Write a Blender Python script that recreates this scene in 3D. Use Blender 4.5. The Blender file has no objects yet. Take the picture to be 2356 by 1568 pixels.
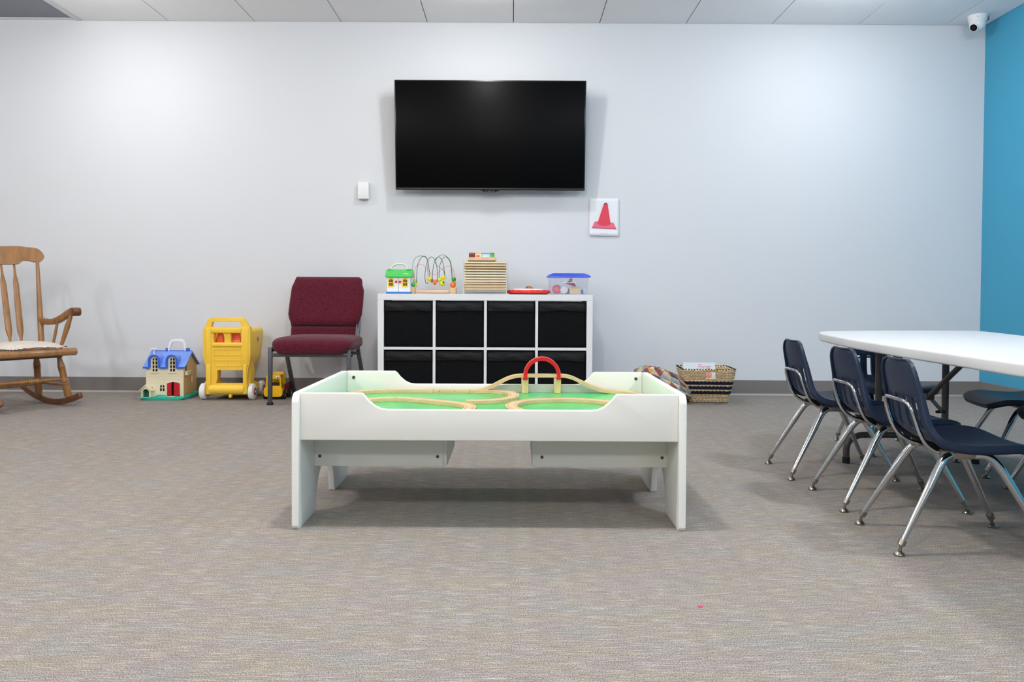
import bpy, bmesh, math, random
import numpy as np
from mathutils import Vector, Matrix
from mathutils.geometry import tessellate_polygon
random.seed(7)
R = math.radians
SC = bpy.context.scene
COL = SC.collection

# ------------------------------------------------------------------ camera, light, exposure
FPX, CAMH, PITCH, ROLL, PPX, PPY = 1850.0, 0.711, R(1.3), R(0.3), 1179.5, 717.0
fw = Vector((0, math.cos(PITCH), -math.sin(PITCH)))
r0 = Vector((1, 0, 0)); u0 = r0.cross(fw)
rt = math.cos(ROLL) * r0 + math.sin(ROLL) * u0
up = -math.sin(ROLL) * r0 + math.cos(ROLL) * u0
cam_data = bpy.data.cameras.new('camera')
cam = bpy.data.objects.new('camera', cam_data)
COL.objects.link(cam)
cam.matrix_world = Matrix(((rt.x, up.x, -fw.x, 0), (rt.y, up.y, -fw.y, 0), (rt.z, up.z, -fw.z, CAMH), (0, 0, 0, 1)))
cam_data.sensor_width = 36.0
cam_data.lens = FPX * 36.0 / 2356
cam_data.shift_x = -(PPX - 1178) / 2356
cam_data.shift_y = -(784 - PPY) / 2356
cam_data.clip_start = 0.02
SC.camera = cam
SC.view_settings.view_transform = 'Standard'
SC.view_settings.look = 'None'
SC.view_settings.gamma = 1.0
SC.view_settings.use_curve_mapping = False
SC.view_settings.exposure = 0.0
w = bpy.data.worlds.new('world'); SC.world = w; w.use_nodes = True
w.node_tree.nodes['Background'].inputs[0].default_value = (0.6, 0.65, 0.75, 1)
w.node_tree.nodes['Background'].inputs[1].default_value = 0.15

ROOM_H = 2.61
YW = 5.69          # back wall
XR = 3.31          # right wall
XL = -5.6
YB = -3.6
LAMP_POWER = 19.5
LAMP_X = (-5.05, -2.62, -0.22, 2.08)
LAMP_Y = (4.72, 2.25, -0.2, -2.5)
for li, ly in enumerate(LAMP_Y):
    for lx in LAMP_X:
        for kind, share in (('AREA', 0.26 if li == 0 else (0.62 if li < 2 else 0.45)), ('POINT', 0.52 if li == 0 else 1.58)):
            ld = bpy.data.lights.new('ceiling_lamp', kind)
            if kind == 'AREA':
                ld.shape = 'DISK'; ld.size = 0.12
            else:
                ld.shadow_soft_size = 0.06
            ld.energy = LAMP_POWER * share
            ld.color = (1.0, 0.985, 0.955) if lx < 1.5 else (0.95, 0.975, 1.0)
            lo = bpy.data.objects.new('ceiling_lamp', ld); COL.objects.link(lo)
            lo.location = (lx, ly, ROOM_H - (0.055 if kind == 'AREA' else 0.20))

def ray(px, py): return fw * FPX + rt * (px - PPX) - up * (py - PPY)
def U(px, py, Y):                       # photo point -> world point on the plane y = Y
    d = ray(px, py); return Vector((0, 0, CAMH)) + d * (Y / d.y)
def G(px, py, z=0.0):                   # photo point -> world point at height z
    d = ray(px, py); return Vector((0, 0, CAMH)) + d * ((z - CAMH) / d.z)

# ------------------------------------------------------------------ materials
def lin(c):
    if isinstance(c, str):
        c = tuple(int(c[i:i + 2], 16) / 255 for i in (0, 2, 4))
    return tuple((x / 12.92 if x <= 0.04045 else ((x + 0.055) / 1.055) ** 2.4) for x in c)
MATS = {}
def mat(name, col, rough=0.5, metal=0.0, spec=0.5, noise=0.0, nscale=20, nstretch=(1, 1, 1), bump=0.0, bscale=200,
        col2=None, coat=0.0, alpha=1.0, trans=0.0, emit=None, emit_s=0, detail=3.0, sheen=0.0, bdist=0.002):
    if name in MATS: return MATS[name]
    m = bpy.data.materials.new(name); m.use_nodes = True
    nt = m.node_tree; b = nt.nodes['Principled BSDF']
    c = lin(col)
    b.inputs['Base Color'].default_value = (*c, 1)
    b.inputs['Roughness'].default_value = rough
    b.inputs['Metallic'].default_value = metal
    b.inputs['Specular IOR Level'].default_value = spec
    b.inputs['Coat Weight'].default_value = coat
    b.inputs['Alpha'].default_value = alpha
    b.inputs['Transmission Weight'].default_value = trans
    b.inputs['Sheen Weight'].default_value = sheen
    if emit:
        b.inputs['Emission Color'].default_value = (*lin(emit), 1)
        b.inputs['Emission Strength'].default_value = emit_s
    tc = nt.nodes.new('ShaderNodeTexCoord'); mp = nt.nodes.new('ShaderNodeMapping')
    nt.links.new(tc.outputs['Object'], mp.inputs[0])
    mp.inputs['Scale'].default_value = nstretch
    if noise > 0 or col2:
        n = nt.nodes.new('ShaderNodeTexNoise'); n.inputs['Scale'].default_value = nscale; n.inputs['Detail'].default_value = detail
        nt.links.new(mp.outputs[0], n.inputs[0])
        rp = nt.nodes.new('ShaderNodeValToRGB')
        rp.color_ramp.elements[0].position = 0.3; rp.color_ramp.elements[1].position = 0.7
        if col2:
            rp.color_ramp.elements[0].color = (*c, 1); rp.color_ramp.elements[1].color = (*lin(col2), 1)
        else:
            rp.color_ramp.elements[0].color = (*[max(0, x * (1 - noise)) for x in c], 1)
            rp.color_ramp.elements[1].color = (*[min(1, x * (1 + noise)) for x in c], 1)
        nt.links.new(n.outputs[0], rp.inputs[0]); nt.links.new(rp.outputs[0], b.inputs['Base Color'])
    if bump > 0:
        n2 = nt.nodes.new('ShaderNodeTexNoise'); n2.inputs['Scale'].default_value = bscale; n2.inputs['Detail'].default_value = 2
        nt.links.new(mp.outputs[0], n2.inputs[0])
        bp = nt.nodes.new('ShaderNodeBump'); bp.inputs['Strength'].default_value = bump; bp.inputs['Distance'].default_value = bdist
        nt.links.new(n2.outputs[0], bp.inputs['Height']); nt.links.new(bp.outputs[0], b.inputs['Normal'])
    MATS[name] = m
    return m

M_wall = mat('wall_paint', 'DEE0E5', 0.75, spec=0.25, bump=0.06, bscale=260)
M_wallgrey = mat('wall_grey_paint', '8E8C8A', 0.75, spec=0.25)
M_wallblue = mat('wall_blue', '4AA3C6', 0.7, spec=0.3, bump=0.06, bscale=260)
M_base = mat('rubber_base', '807A77', 0.5, spec=0.35)
M_basetoe = mat('rubber_base_toe', 'A5A29F', 0.4, spec=0.5)
M_tile = mat('ceiling_tile', 'F2F2F4', 0.95, spec=0.1, noise=0.05, nscale=160, bump=0.5, bscale=320)
M_tbar = mat('ceiling_grid', '8F8F90', 0.6)
M_tbarw = mat('ceiling_grid_white', 'D8D9DD', 0.5)
M_white = mat('white_laminate', 'E8E7E1', 0.35, spec=0.4)
M_whiteedge = mat('white_edge_band', 'F2F3EF', 0.3, spec=0.5)
M_green = mat('green_play_surface', '3CC068', 0.22, spec=0.5, noise=0.10, nscale=5, detail=1.5)
M_track = mat('track_beech', 'D9B98C', 0.5, noise=0.10, nscale=16, nstretch=(1, 5, 5), spec=0.4)
M_block = mat('block_beech', 'DDC08A', 0.55, noise=0.12, nscale=30, nstretch=(3, 3, 0.6))
M_screw = mat('screw_dark', '4A5146', 0.4, metal=0.6)
M_red = mat('red_plastic', 'D8121A', 0.3, spec=0.5)
M_shelf = mat('shelf_white', 'EDEDF0', 0.4, spec=0.4)
M_bin = mat('black_fabric', '07080B', 0.8, spec=0.16, bump=0.25, bscale=35, bdist=0.01, sheen=0.0)
M_bin2 = mat('black_fabric_fold', '08090D', 0.6, spec=0.3, bump=0.5, bscale=14, nstretch=(0.4, 1, 1.6), bdist=0.02)
M_tv = mat('tv_glass', '030305', 0.38, spec=0.08)
M_tvframe = mat('tv_frame', '08080A', 0.25, spec=0.5)
M_chrome = mat('chrome', 'C9CBCD', 0.10, metal=1.0)
M_chromedull = mat('chrome_dull', '9C948A', 0.28, metal=1.0)
M_navy = mat('navy_plastic', '091F3B', 0.42, spec=0.5, bump=0.05, bscale=500)
M_tabletop = mat('table_plastic', 'D3D4D7', 0.5, spec=0.35, bump=0.08, bscale=700)
M_tleg = mat('table_leg_grey', '565350', 0.35, metal=0.3)
M_black = mat('black_rubber', '0D0D0D', 0.6)
M_burg = mat('burgundy_fabric', '4C1624', 0.95, spec=0.1, col2='682534', nscale=150, nstretch=(1, 1, 0.7), bump=0.35, bscale=420, sheen=0.15)
M_hammer = mat('hammertone_grey', '45464B', 0.38, metal=0.5, col2='6C6D73', nscale=260, detail=1)
M_wood = mat('maple_stain', '986A3C', 0.33, noise=0.2, nscale=40, nstretch=(1, 1, .10), spec=0.5, coat=0.25)
M_woodd = mat('maple_stain_dark', '6A3F1E', 0.35, noise=0.2, nscale=12, spec=0.5, coat=0.25)
M_padl = mat('pad_cloth', 'CFC4B8', 0.95, col2='E2DACF', nscale=90, bump=0.3, bscale=120)
M_padr = mat('pad_ruffle', 'D9B7AE', 0.95, col2='E8DCD2', nscale=220, nstretch=(1, 1, 1))
M_padred = mat('pad_red_trim', 'A0525A', 0.9)
M_yellow = mat('yellow_plastic', 'FACC44', 0.42, spec=0.4)
M_yellow2 = mat('yellow_plastic_deep', 'F0B800', 0.35, spec=0.5)
M_orange = mat('orange_seat_plastic', 'FF7048', 0.35)
M_wheelw = mat('white_wheel', 'EFEDEA', 0.5)
M_hub = mat('red_hub', 'C8352A', 0.4)
M_cream = mat('cream_plastic', 'ECE2C4', 0.5)
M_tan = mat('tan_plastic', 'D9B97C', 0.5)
M_blueroof = mat('blue_roof', '7A9DF0', 0.45, noise=0.06, nscale=150)
M_blueroofd = mat('blue_roof_edge', '2F63D2', 0.4)
M_teal = mat('teal_base', '12A88E', 0.4)
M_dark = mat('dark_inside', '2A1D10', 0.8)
M_door = mat('red_door', 'C4151F', 0.4)
M_handle = mat('white_plastic', 'EEF0F2', 0.35)
M_gline = mat('clapboard_groove', 'C9BB90', 0.6)

# ------------------------------------------------------------------ mesh helpers
class MB:
    def __init__(s): s.v = []; s.f = []; s.mi = []; s.cur = 0
    def slot(s, i): s.cur = i; return s
    def add(s, vs, fs):
        o = len(s.v); s.v += [tuple(p) for p in vs]
        for f in fs: s.f.append([o + i for i in f]); s.mi.append(s.cur)
        return s
    def box(s, x0, x1, y0, y1, z0, z1):
        return s.add([(x0, y0, z0), (x1, y0, z0), (x1, y1, z0), (x0, y1, z0), (x0, y0, z1), (x1, y0, z1), (x1, y1, z1), (x0, y1, z1)],
                     [(0, 3, 2, 1), (4, 5, 6, 7), (0, 1, 5, 4), (1, 2, 6, 5), (2, 3, 7, 6), (3, 0, 4, 7)])
    def tube(s, pts, r, seg=12, caps=True, flat=1.0, side=None):
        pts = [Vector(p) for p in pts]; n = len(pts)
        rs = r if isinstance(r, (list, tuple)) else [r] * n
        vs = []; prev = None
        for i, p in enumerate(pts):
            t = (pts[min(i + 1, n - 1)] - pts[max(i - 1, 0)])
            t = t.normalized() if t.length > 1e-9 else Vector((0, 0, 1))
            if prev is None:
                a = Vector(side) if side else (Vector((0, 0, 1)) if abs(t.z) < 0.9 else Vector((1, 0, 0)))
                a = (a - t * a.dot(t)).normalized()
            else:
                a = prev - t * prev.dot(t); a.normalize()
            prev = a; b = t.cross(a)
            for k in range(seg):
                an = 2 * math.pi * k / seg
                vs.append(p + a * math.cos(an) * rs[i] + b * math.sin(an) * rs[i] * flat)
        fs = [(i * seg + k, i * seg + (k + 1) % seg, (i + 1) * seg + (k + 1) % seg, (i + 1) * seg + k) for i in range(n - 1) for k in range(seg)]
        if caps:
            fs.append(tuple(range(seg))[::-1]); fs.append(tuple((n - 1) * seg + k for k in range(seg)))
        return s.add(vs, fs)
    def turned(s, p0, p1, prof, seg=16, flat=1.0, side=None):     # prof: (t, r)
        p0 = Vector(p0); p1 = Vector(p1)
        return s.tube([p0.lerp(p1, t) for t, _ in prof], [q for _, q in prof], seg, True, flat, side)
    def ell(s, c, rad, seg=16, rings=10, rot=None):
        vs = []; fs = []
        for i in range(rings + 1):
            th = math.pi * i / rings
            for k in range(seg):
                ph = 2 * math.pi * k / seg
                p = Vector((math.sin(th) * math.cos(ph) * rad[0], math.sin(th) * math.sin(ph) * rad[1], math.cos(th) * rad[2]))
                if rot: p = rot @ p
                vs.append(p + Vector(c))
        for i in range(rings):
            for k in range(seg):
                fs.append((i * seg + k, (i + 1) * seg + k, (i + 1) * seg + (k + 1) % seg, i * seg + (k + 1) % seg))
        return s.add(vs, fs)
    def plate(s, outer, holes, plane, c0, c1):       # flat plate with holes; outer/holes lists of 2D points
        loops = [outer] + list(holes)
        tri = tessellate_polygon([[Vector((p[0], p[1], 0)) for p in l] for l in loops])
        pts = [p for l in loops for p in l]
        def P(p, c):
            return {'xz': (p[0], c, p[1]), 'yz': (c, p[0], p[1]), 'xy': (p[0], p[1], c)}[plane]
        n = len(pts)
        vs = [P(p, c0) for p in pts] + [P(p, c1) for p in pts]
        fs = [tuple(t) for t in tri] + [tuple(n + i for i in t[::-1]) for t in tri]
        o = 0
        for l in loops:
            m = len(l)
            for i in range(m): fs.append((o + i, o + (i + 1) % m, n + o + (i + 1) % m, n + o + i))
            o += m
        return s.add(vs, fs)
    def prism(s, poly, plane, c0, c1): return s.plate(poly, [], plane, c0, c1)
    def grid(s, fn, nu, nv, cu=False, skip=None):
        vs = [fn(i, j) for j in range(nv) for i in range(nu)]
        fs = []
        for j in range(nv - 1):
            for i in range(nu if cu else nu - 1):
                if skip and skip(i, j): continue
                a = (i + 1) % nu
                fs.append((j * nu + i, j * nu + a, (j + 1) * nu + a, (j + 1) * nu + i))
        return s.add(vs, fs)
    def sweep(s, path, prof, caps=True, upv=(0, 0, 1)):  # prof (side, up) closed outline
        path = [Vector(p) for p in path]; n = len(path); m = len(prof); vs = []
        U_ = Vector(upv)
        for i, p in enumerate(path):
            t = (path[min(i + 1, n - 1)] - path[max(i - 1, 0)]).normalized()
            sd = t.cross(U_).normalized(); uu = sd.cross(t)
            for a, b in prof: vs.append(p + sd * a + uu * b)
        fs = [(i * m + k, i * m + (k + 1) % m, (i + 1) * m + (k + 1) % m, (i + 1) * m + k) for i in range(n - 1) for k in range(m)]
        if caps:
            tri = tessellate_polygon([[Vector((a, b, 0)) for a, b in prof]])
            fs += [tuple(t) for t in tri] + [tuple((n - 1) * m + i for i in t[::-1]) for t in tri]
        return s.add(vs, fs)
    def build(s, name, mats, parent=None, smooth=True, bevel=0.0, bseg=2, ang=38, solid=0.0, subsurf=0, loc=None, label=None):
        me = bpy.data.meshes.new(name); me.from_pydata(s.v, [], s.f)
        mats = mats if isinstance(mats, (list, tuple)) else [mats]
        for m in mats: me.materials.append(m)
        for p, i in zip(me.polygons, s.mi): p.material_index = min(i, len(mats) - 1)
        bm = bmesh.new(); bm.from_mesh(me)
        bmesh.ops.remove_doubles(bm, verts=bm.verts, dist=1e-6)
        bmesh.ops.recalc_face_normals(bm, faces=bm.faces)
        if bevel > 0 and not solid:
            es = [e for e in bm.edges if len(e.link_faces) == 2 and e.calc_face_angle(0) > R(35)]
            if es:
                bmesh.ops.bevel(bm, geom=es, offset=bevel, segments=bseg, profile=0.5, affect='EDGES', clamp_overlap=True)
        bm.to_mesh(me); bm.free()
        if smooth:
            me.shade_smooth()
            try: me.set_sharp_from_angle(angle=R(ang))
            except Exception: pass
        o = bpy.data.objects.new(name, me); COL.objects.link(o)
        if parent: o.parent = parent
        if loc: o.location = loc
        if solid:
            md = o.modifiers.new('solid', 'SOLIDIFY'); md.thickness = solid; md.offset = 0
        if subsurf:
            md = o.modifiers.new('sub', 'SUBSURF'); md.levels = subsurf; md.render_levels = subsurf
        if label: o['label'] = label
        return o
def bez(pts, n=24):                     # Catmull-Rom through points
    pts = [Vector(p) for p in pts]; out = []
    P = [2 * pts[0] - pts[1]] + pts + [2 * pts[-1] - pts[-2]]
    segs = len(pts) - 1; k = max(2, n // segs)
    for i in range(segs):
        a, b, c, d = P[i:i + 4]
        for j in range(k):
            t = j / k
            out.append(0.5 * ((2 * b) + (c - a) * t + (2 * a - 5 * b + 4 * c - d) * t * t + (3 * b - a - 3 * c + d) * t ** 3))
    out.append(pts[-1]); return out
def arc(cx, cy, r, a0, a1, n=10, ry=None):
    ry = ry or r
    return [(cx + r * math.cos(R(a0 + (a1 - a0) * i / n)), cy + ry * math.sin(R(a0 + (a1 - a0) * i / n))) for i in range(n + 1)]
def rrect(x0, x1, y0, y1, r, n=4):
    return arc(x1 - r, y0 + r, r, -90, 0, n) + arc(x1 - r, y1 - r, r, 0, 90, n) + arc(x0 + r, y1 - r, r, 90, 180, n) + arc(x0 + r, y0 + r, r, 180, 270, n)
def thing(name, label, cat, loc=(0, 0, 0), rz=0.0, group=None):
    o = bpy.data.objects.new(name, None); COL.objects.link(o)
    o.location = loc; o.rotation_euler = (0, 0, rz); o.empty_display_size = 0.05
    o['label'] = label; o['category'] = cat
    if group: o['group'] = group
    return o
def tag(o, label, cat, group=None):
    o['label'] = label; o['category'] = cat
    if group: o['group'] = group
    return o
def structure(o): o['kind'] = 'structure'; return o
def dup(root, loc, rz, label=None, group=None):
    def rec(o, par):
        c = o.copy(); COL.objects.link(c)
        if par: c.parent = par
        for ch in list(o.children): rec(ch, c)
        return c
    r = rec(root, None); r.location = loc; r.rotation_euler = (0, 0, rz)
    if label: r['label'] = label
    if group: r['group'] = group
    return r

# ------------------------------------------------------------------ carpet
def carpet():
    m = bpy.data.materials.new('carpet'); m.use_nodes = True
    nt = m.node_tree; b = nt.nodes['Principled BSDF']; N = nt.nodes.new; L = nt.links.new
    b.inputs['Roughness'].default_value = 1.0; b.inputs['Specular IOR Level'].default_value = 0.05
    tc = N('ShaderNodeTexCoord')
    def noise(scale, sc, det=2.0):
        mp = N('ShaderNodeMapping'); mp.inputs['Scale'].default_value = sc
        L(tc.outputs['Object'], mp.inputs[0])
        n = N('ShaderNodeTexNoise'); n.inputs['Scale'].default_value = scale; n.inputs['Detail'].default_value = det
        L(mp.outputs[0], n.inputs[0]); return n
    def ramp(n, a, b_, ca, cb):
        r = N('ShaderNodeValToRGB'); r.color_ramp.elements[0].position = a; r.color_ramp.elements[1].position = b_
        r.color_ramp.elements[0].color = (*ca, 1); r.color_ramp.elements[1].color = (*cb, 1); L(n.outputs[0], r.inputs[0]); return r
    def mix(bt, f, a, c):
        x = N('ShaderNodeMix'); x.data_type = 'RGBA'; x.blend_type = bt
        if isinstance(f, float): x.inputs[0].default_value = f
        else: L(f, x.inputs[0])
        L(a, x.inputs[6]); L(c, x.inputs[7]); return x.outputs[2]
    hue = ramp(noise(1, (5, 16, 1), 3), 0.36, 0.64, lin('8E8483'), lin('8F877D'))
    hue2 = ramp(noise(1, (4, 12, 1), 2), 0.50, 0.70, (0, 0, 0), (1, 1, 1))
    grey = N('ShaderNodeRGB'); grey.outputs[0].default_value = (*lin('8A8785'), 1)
    c = mix('MIX', hue2.outputs[0], hue.outputs[0], grey.outputs[0])
    st = ramp(noise(1, (16, 420, 1), 3), 0.30, 0.70, (0.84,) * 3, (1.16,) * 3)
    c = mix('MULTIPLY', 1.0, c, st.outputs[0])
    st2 = ramp(noise(1, (18, 460, 1), 2), 0.56, 0.66, (0, 0, 0), (0.5,) * 3)
    pale = N('ShaderNodeRGB'); pale.outputs[0].default_value = (*lin('C2B79D'), 1)
    c = mix('MIX', st2.outputs[0], c, pale.outputs[0])
    st3 = ramp(noise(1, (13, 500, 3), 2), 0.57, 0.66, (0, 0, 0), (0.5,) * 3)
    pale2 = N('ShaderNodeRGB'); pale2.outputs[0].default_value = (*lin('CFCBC6'), 1)
    c = mix('MIX', st3.outputs[0], c, pale2.outputs[0])
    sp = ramp(noise(1, (420, 300, 330), 2), 0.28, 0.72, (0.36,) * 3, (1.64,) * 3)
    c = mix('MULTIPLY', 1.0, c, sp.outputs[0])
    L(c, b.inputs['Base Color'])
    nb = noise(1, (300, 300, 300), 2)
    bp = N('ShaderNodeBump'); bp.inputs['Strength'].default_value = 0.6; bp.inputs['Distance'].default_value = 0.003
    L(nb.outputs[0], bp.inputs['Height']); L(bp.outputs[0], b.inputs['Normal'])
    return m

# ------------------------------------------------------------------ room shell
structure(MB().box(XL - .1, XR + .1, YB - .1, YW + .1, -0.1, 0).build('floor', carpet(), smooth=False))
structure(MB().box(XL - .1, XR + .1, YW, YW + .1, 0, ROOM_H + .15).build('wall_back', M_wall, smooth=False))
structure(MB().box(XR, XR + .1, YB, YW, 0, ROOM_H + .15).build('wall_right', M_wallblue, smooth=False))
structure(MB().box(XL - .1, XL, YB, YW, 0, ROOM_H + .15).build('wall_left', M_wallgrey, smooth=False))
structure(MB().box(XL - .1, XR + .1, YB - .1, YB, 0, ROOM_H + .15).build('wall_front', M_wallgrey, smooth=False))
# ceiling: dark grid above, individual tiles below
ceil = structure(MB().box(XL - .1, XR + .1, YB - .1, YW + .1, ROOM_H + .028, ROOM_H + .13).build('ceiling', M_tbar, smooth=False))
tw = 0.605; gap = 0.006
x0 = -3.03
tile = MB().plate(rrect(gap, tw - gap, gap, 1.215 - gap, 0.002, 1), [], 'xy', 0.0, 0.018)
tile_me = None
rows = [YW - 1.215 * (k + 1) for k in range(8)]
for ry in rows:
    k = 0
    while x0 + k * tw < XR - .03:
        xa = x0 + k * tw; wdt = min(tw, XR - xa)
        if wdt > tw - .01 and tile_me:
            o = bpy.data.objects.new('ceiling_panel', tile_me); COL.objects.link(o)
        else:
            t_ = MB().box(gap / 2, wdt - gap / 2, gap / 2, 1.215 - gap / 2, 0, 0.018) if ry + 1.215 < YW + 1 else None
            o = t_.build('ceiling_panel', M_tile, smooth=False, bevel=0.0012, bseg=1)
            if wdt > tw - .01: tile_me = o.data
        o.parent = ceil; o.location = (xa, ry, ROOM_H); k += 1
# grey section left of the tiles, a little higher, with its white angle trims
structure(MB().box(XL, x0 - 0.03, YB, YW - .012, ROOM_H + .014, ROOM_H + .026).build('ceiling_section', mat('perforated_grey', '8E919C', 0.8, noise=0.25, nscale=420, detail=0), smooth=False)).parent = ceil
structure(MB().box(x0 - 0.045, x0 - .002, YB, YW, ROOM_H - .002, ROOM_H + .027).build('grid_trim', M_tbarw, smooth=False)).parent = ceil
structure(MB().box(XL, x0 - .045, YW - .022, YW, ROOM_H + .004, ROOM_H + .027).build('grid_trim', M_tbarw, smooth=False)).parent = ceil
# baseboards (rubber cove base with a pale toe)
bb = structure(MB().box(XL, XR, YW - .008, YW, 0, .106).build('baseboard_back', M_base, smooth=False))
MB().sweep([(XL, YW - .008, 0), (XR, YW - .008, 0)], [(0, 0), (.010, 0), (.008, .004), (0, .012)]).build('toe', M_basetoe, bb)
br = structure(MB().box(XR - .008, XR, YB, YW - .008, 0, .106).build('baseboard_right', M_base, smooth=False))
bl = structure(MB().box(XL, XL + .008, YB, YW - .008, 0, .106).build('baseboard_left', M_base, smooth=False))
# round ceiling lights nearest the wall
M_lens = mat('lamp_lens', 'FFFFFF', 0.5, emit='FFFFFF', emit_s=5.0)
side_txt = ('over the far left grey ceiling section', 'above the left of the room over the toy house', 'above the wall screen', 'above the white folding table')
for i, lx in enumerate(LAMP_X):
    if i == 0: continue
    t = thing('ceiling_light', 'round white surface-mounted ceiling light ' + side_txt[i], 'light', (lx, LAMP_Y[0], ROOM_H), 0, 'round ceiling lights along the back wall')
    MB().tube([(0, 0, 0), (0, 0, -.012)], .17, 32).build('rim', M_handle, t)
    MB().tube([(0, 0, -.012), (0, 0, -.04), (0, 0, -.046)], [.155, .150, .135], 32).build('lens', M_lens, t)

# ------------------------------------------------------------------ wall screen
def lerp(a, b, t): return a + (b - a) * t
tvt = 5.50; tvb = 5.575
TL, TR, BL, BR = U(907, 183, tvt), U(1350, 185, tvt), U(910, 436, tvb), U(1345, 438.5, tvb)
cx = (TL.x + TR.x + BL.x + BR.x) / 4; zt = (TL.z + TR.z) / 2; zb = (BL.z + BR.z) / 2
hw = (TR.x - TL.x + BR.x - BL.x) / 4
tv = thing('television', 'large black flat television tilted forward on the back wall', 'television', (cx, tvb, zb), 0)
tilt = math.atan2(tvb - tvt, zt - zb); hh = math.hypot(tvb - tvt, zt - zb)
def tvp(o): o.rotation_euler = (tilt, 0, 0); return o
tvp(MB().box(-hw, hw, .004, .045, 0, hh).build('casing', M_tvframe, tv, bevel=.004))
tvp(MB().box(-hw + .008, hw - .008, .001, .006, .018, hh - .008).build('screen', M_tv, tv, bevel=.001))
tvp(MB().box(-hw + .004, hw - .004, -.0015, .006, .008, .0125).build('chrome_strip', mat('strip_grey', '5A5A60', .3, metal=.8), tv, label='thin grey metal strip under the screen'))
lg = MB().prism([(-.075, .004), (.075, .004), (.06, -.004), (.035, -.013), (-.035, -.013), (-.06, -.004)], 'xz', -.003, .02)
em = tvp(lg.build('sensor_bar', M_tvframe, tv, bevel=.002))
tvp(MB().box(-.032, -.024, -.0045, -.003, -.008, -.004).box(-.016, .008, -.0045, -.003, -.008, -.005).box(.016, .030, -.0045, -.003, -.008, -.005).build('logo_mark', mat('logo_silver', 'B9BCC4', .3, metal=.5), em))
MB().box(-.42, .42, .09, .112, .10, .62).box(-.35, .35, .045, .10, .12, .2).box(-.35, .35, .03, .10, .5, .58).build('wall_bracket', M_black, tv)

# ------------------------------------------------------------------ wall sensor and cone print
a = U(823, 418, 5.655); b = U(848, 457, 5.655)
ws = thing('wall_sensor', 'small white rectangular box on the wall left of the television', 'sensor', ((a.x + b.x) / 2, 5.69, (a.z + b.z) / 2))
hx = (b.x - a.x) / 2; hz = (a.z - b.z) / 2
MB().box(-hx, hx, -.036, -.008, -hz, hz).build('cover', M_handle, ws, bevel=.003)
MB().box(-hx + .006, hx - .006, -.008, 0, -hz + .004, hz - .004).build('back_plate', mat('grey_plate', '8F9196', .6), ws)
MB().ell((0, -.016, -hz), (.022, .012, .010), 16, 8).build('sensor_eye', mat('eye_grey', 'B5B7BC', .4), ws)

pc = thing('cone_poster', 'white sheet with a printed red traffic cone, taped to the wall', 'poster', (0, 0, 0))
PY = 5.684
def pp(px, py, y=PY): p = U(px, py, y); return (p.x, p.z)
ul, ur, lr, ll = pp(1356, 455.5), pp(1424.5, 456.5), pp(1423.5, 543.5), pp(1355.5, 542)
def sheet(i, j):
    u, v = i / 12, j / 12
    x = (ul[0] * (1 - u) + ur[0] * u) * (1 - v) + (ll[0] * (1 - u) + lr[0] * u) * v
    z = (ul[1] * (1 - u) + ur[1] * u) * (1 - v) + (ll[1] * (1 - u) + lr[1] * u) * v
    return (x, PY - .006 * max(0, v - .7) ** 1.5 / .16 - .004 * max(0, abs(u - .5) - .35), z)
MB().grid(sheet, 13, 13).build('paper', mat('paper', 'EFF1F5', .8), pc, solid=.0006)
def cz(x, y): return pp(1340 + x / 13.07, 440 + y / 13.07, PY - .003)
def flat(pts, y): return MB().prism([cz(*p) for p in pts], 'xz', y, y + .0005)
flat([(375, 900), (935, 940), (1020, 1120), (285, 1085)], PY - .0035).build('cone_foot', mat('print_pink', 'EE6E8C', .7), pc, smooth=False)
flat([(285, 1085), (1020, 1120), (1022, 1142), (285, 1102)], PY - .0036).build('cone_foot_edge', mat('print_crimson', 'B33A5A', .7), pc, smooth=False)
flat([(640, 385), (665, 352), (700, 345), (740, 354), (758, 385), (840, 930), (850, 975), (800, 1015), (700, 1040), (600, 1035), (500, 1005), (445, 955), (470, 900)], PY - .0042).build('cone_body', mat('print_red', 'E2445A', .7), pc, smooth=False)
flat([(648, 372), (665, 352), (700, 345), (740, 354), (756, 376), (735, 395), (700, 400), (665, 395)], PY - .0047).build('cone_top', mat('print_dark_red', 'B02A48', .7), pc, smooth=False)
flat([(520, 1272), (780, 1266), (780, 1272), (520, 1278)], PY - .006).build('caption_line', mat('print_grey', 'B9BEC6', .8), pc, smooth=False)

# ------------------------------------------------------------------ dome camera
dc = thing('dome_camera', 'small white dome security camera under the ceiling by the blue wall', 'camera', (3.145, 5.50, ROOM_H))
MB().tube([(0, 0, 0), (0, 0, -.018), (0, 0, -.034), (0, 0, -.05)], [.060, .060, .057, .050], 28).build('base', M_handle, dc)
MB().ell((0, 0, -.055), (.052, .052, .050), 24, 16).build('ball', M_handle, dc)
dv = (Vector((-.84, -.46, -.63))).normalized()
MB().tube([Vector((0, 0, -.058)) + dv * d for d in (.030, .049, .052)], [.032, .029, .026], 24).build('lens_ring', M_handle, dc)
MB().tube([Vector((0, 0, -.058)) + dv * d for d in (.05, .0535)], .0235, 24).build('lens', mat('lens_black', '120A0C', .6, spec=.1), dc, label='round black lens')
MB().tube([Vector((0, 0, -.058)) + dv * d for d in (.0535, .0545)], .012, 20).build('lens_core', mat('lens_core', '2B1E22', .5, spec=.1), dc)
MB().box(.040, .062, -.030, -.010, -.036, -.012).build('cable_clip', mat('clip_grey', '5E6E78', .5), dc)
MB().ell((-.03, -.052, -.02), (.003, .003, .003), 8, 6).build('screw', M_black, dc)
MB().ell((.032, -.046, -.052), (.0025, .0025, .0025), 8, 6).build('screw', M_black, dc)

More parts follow.
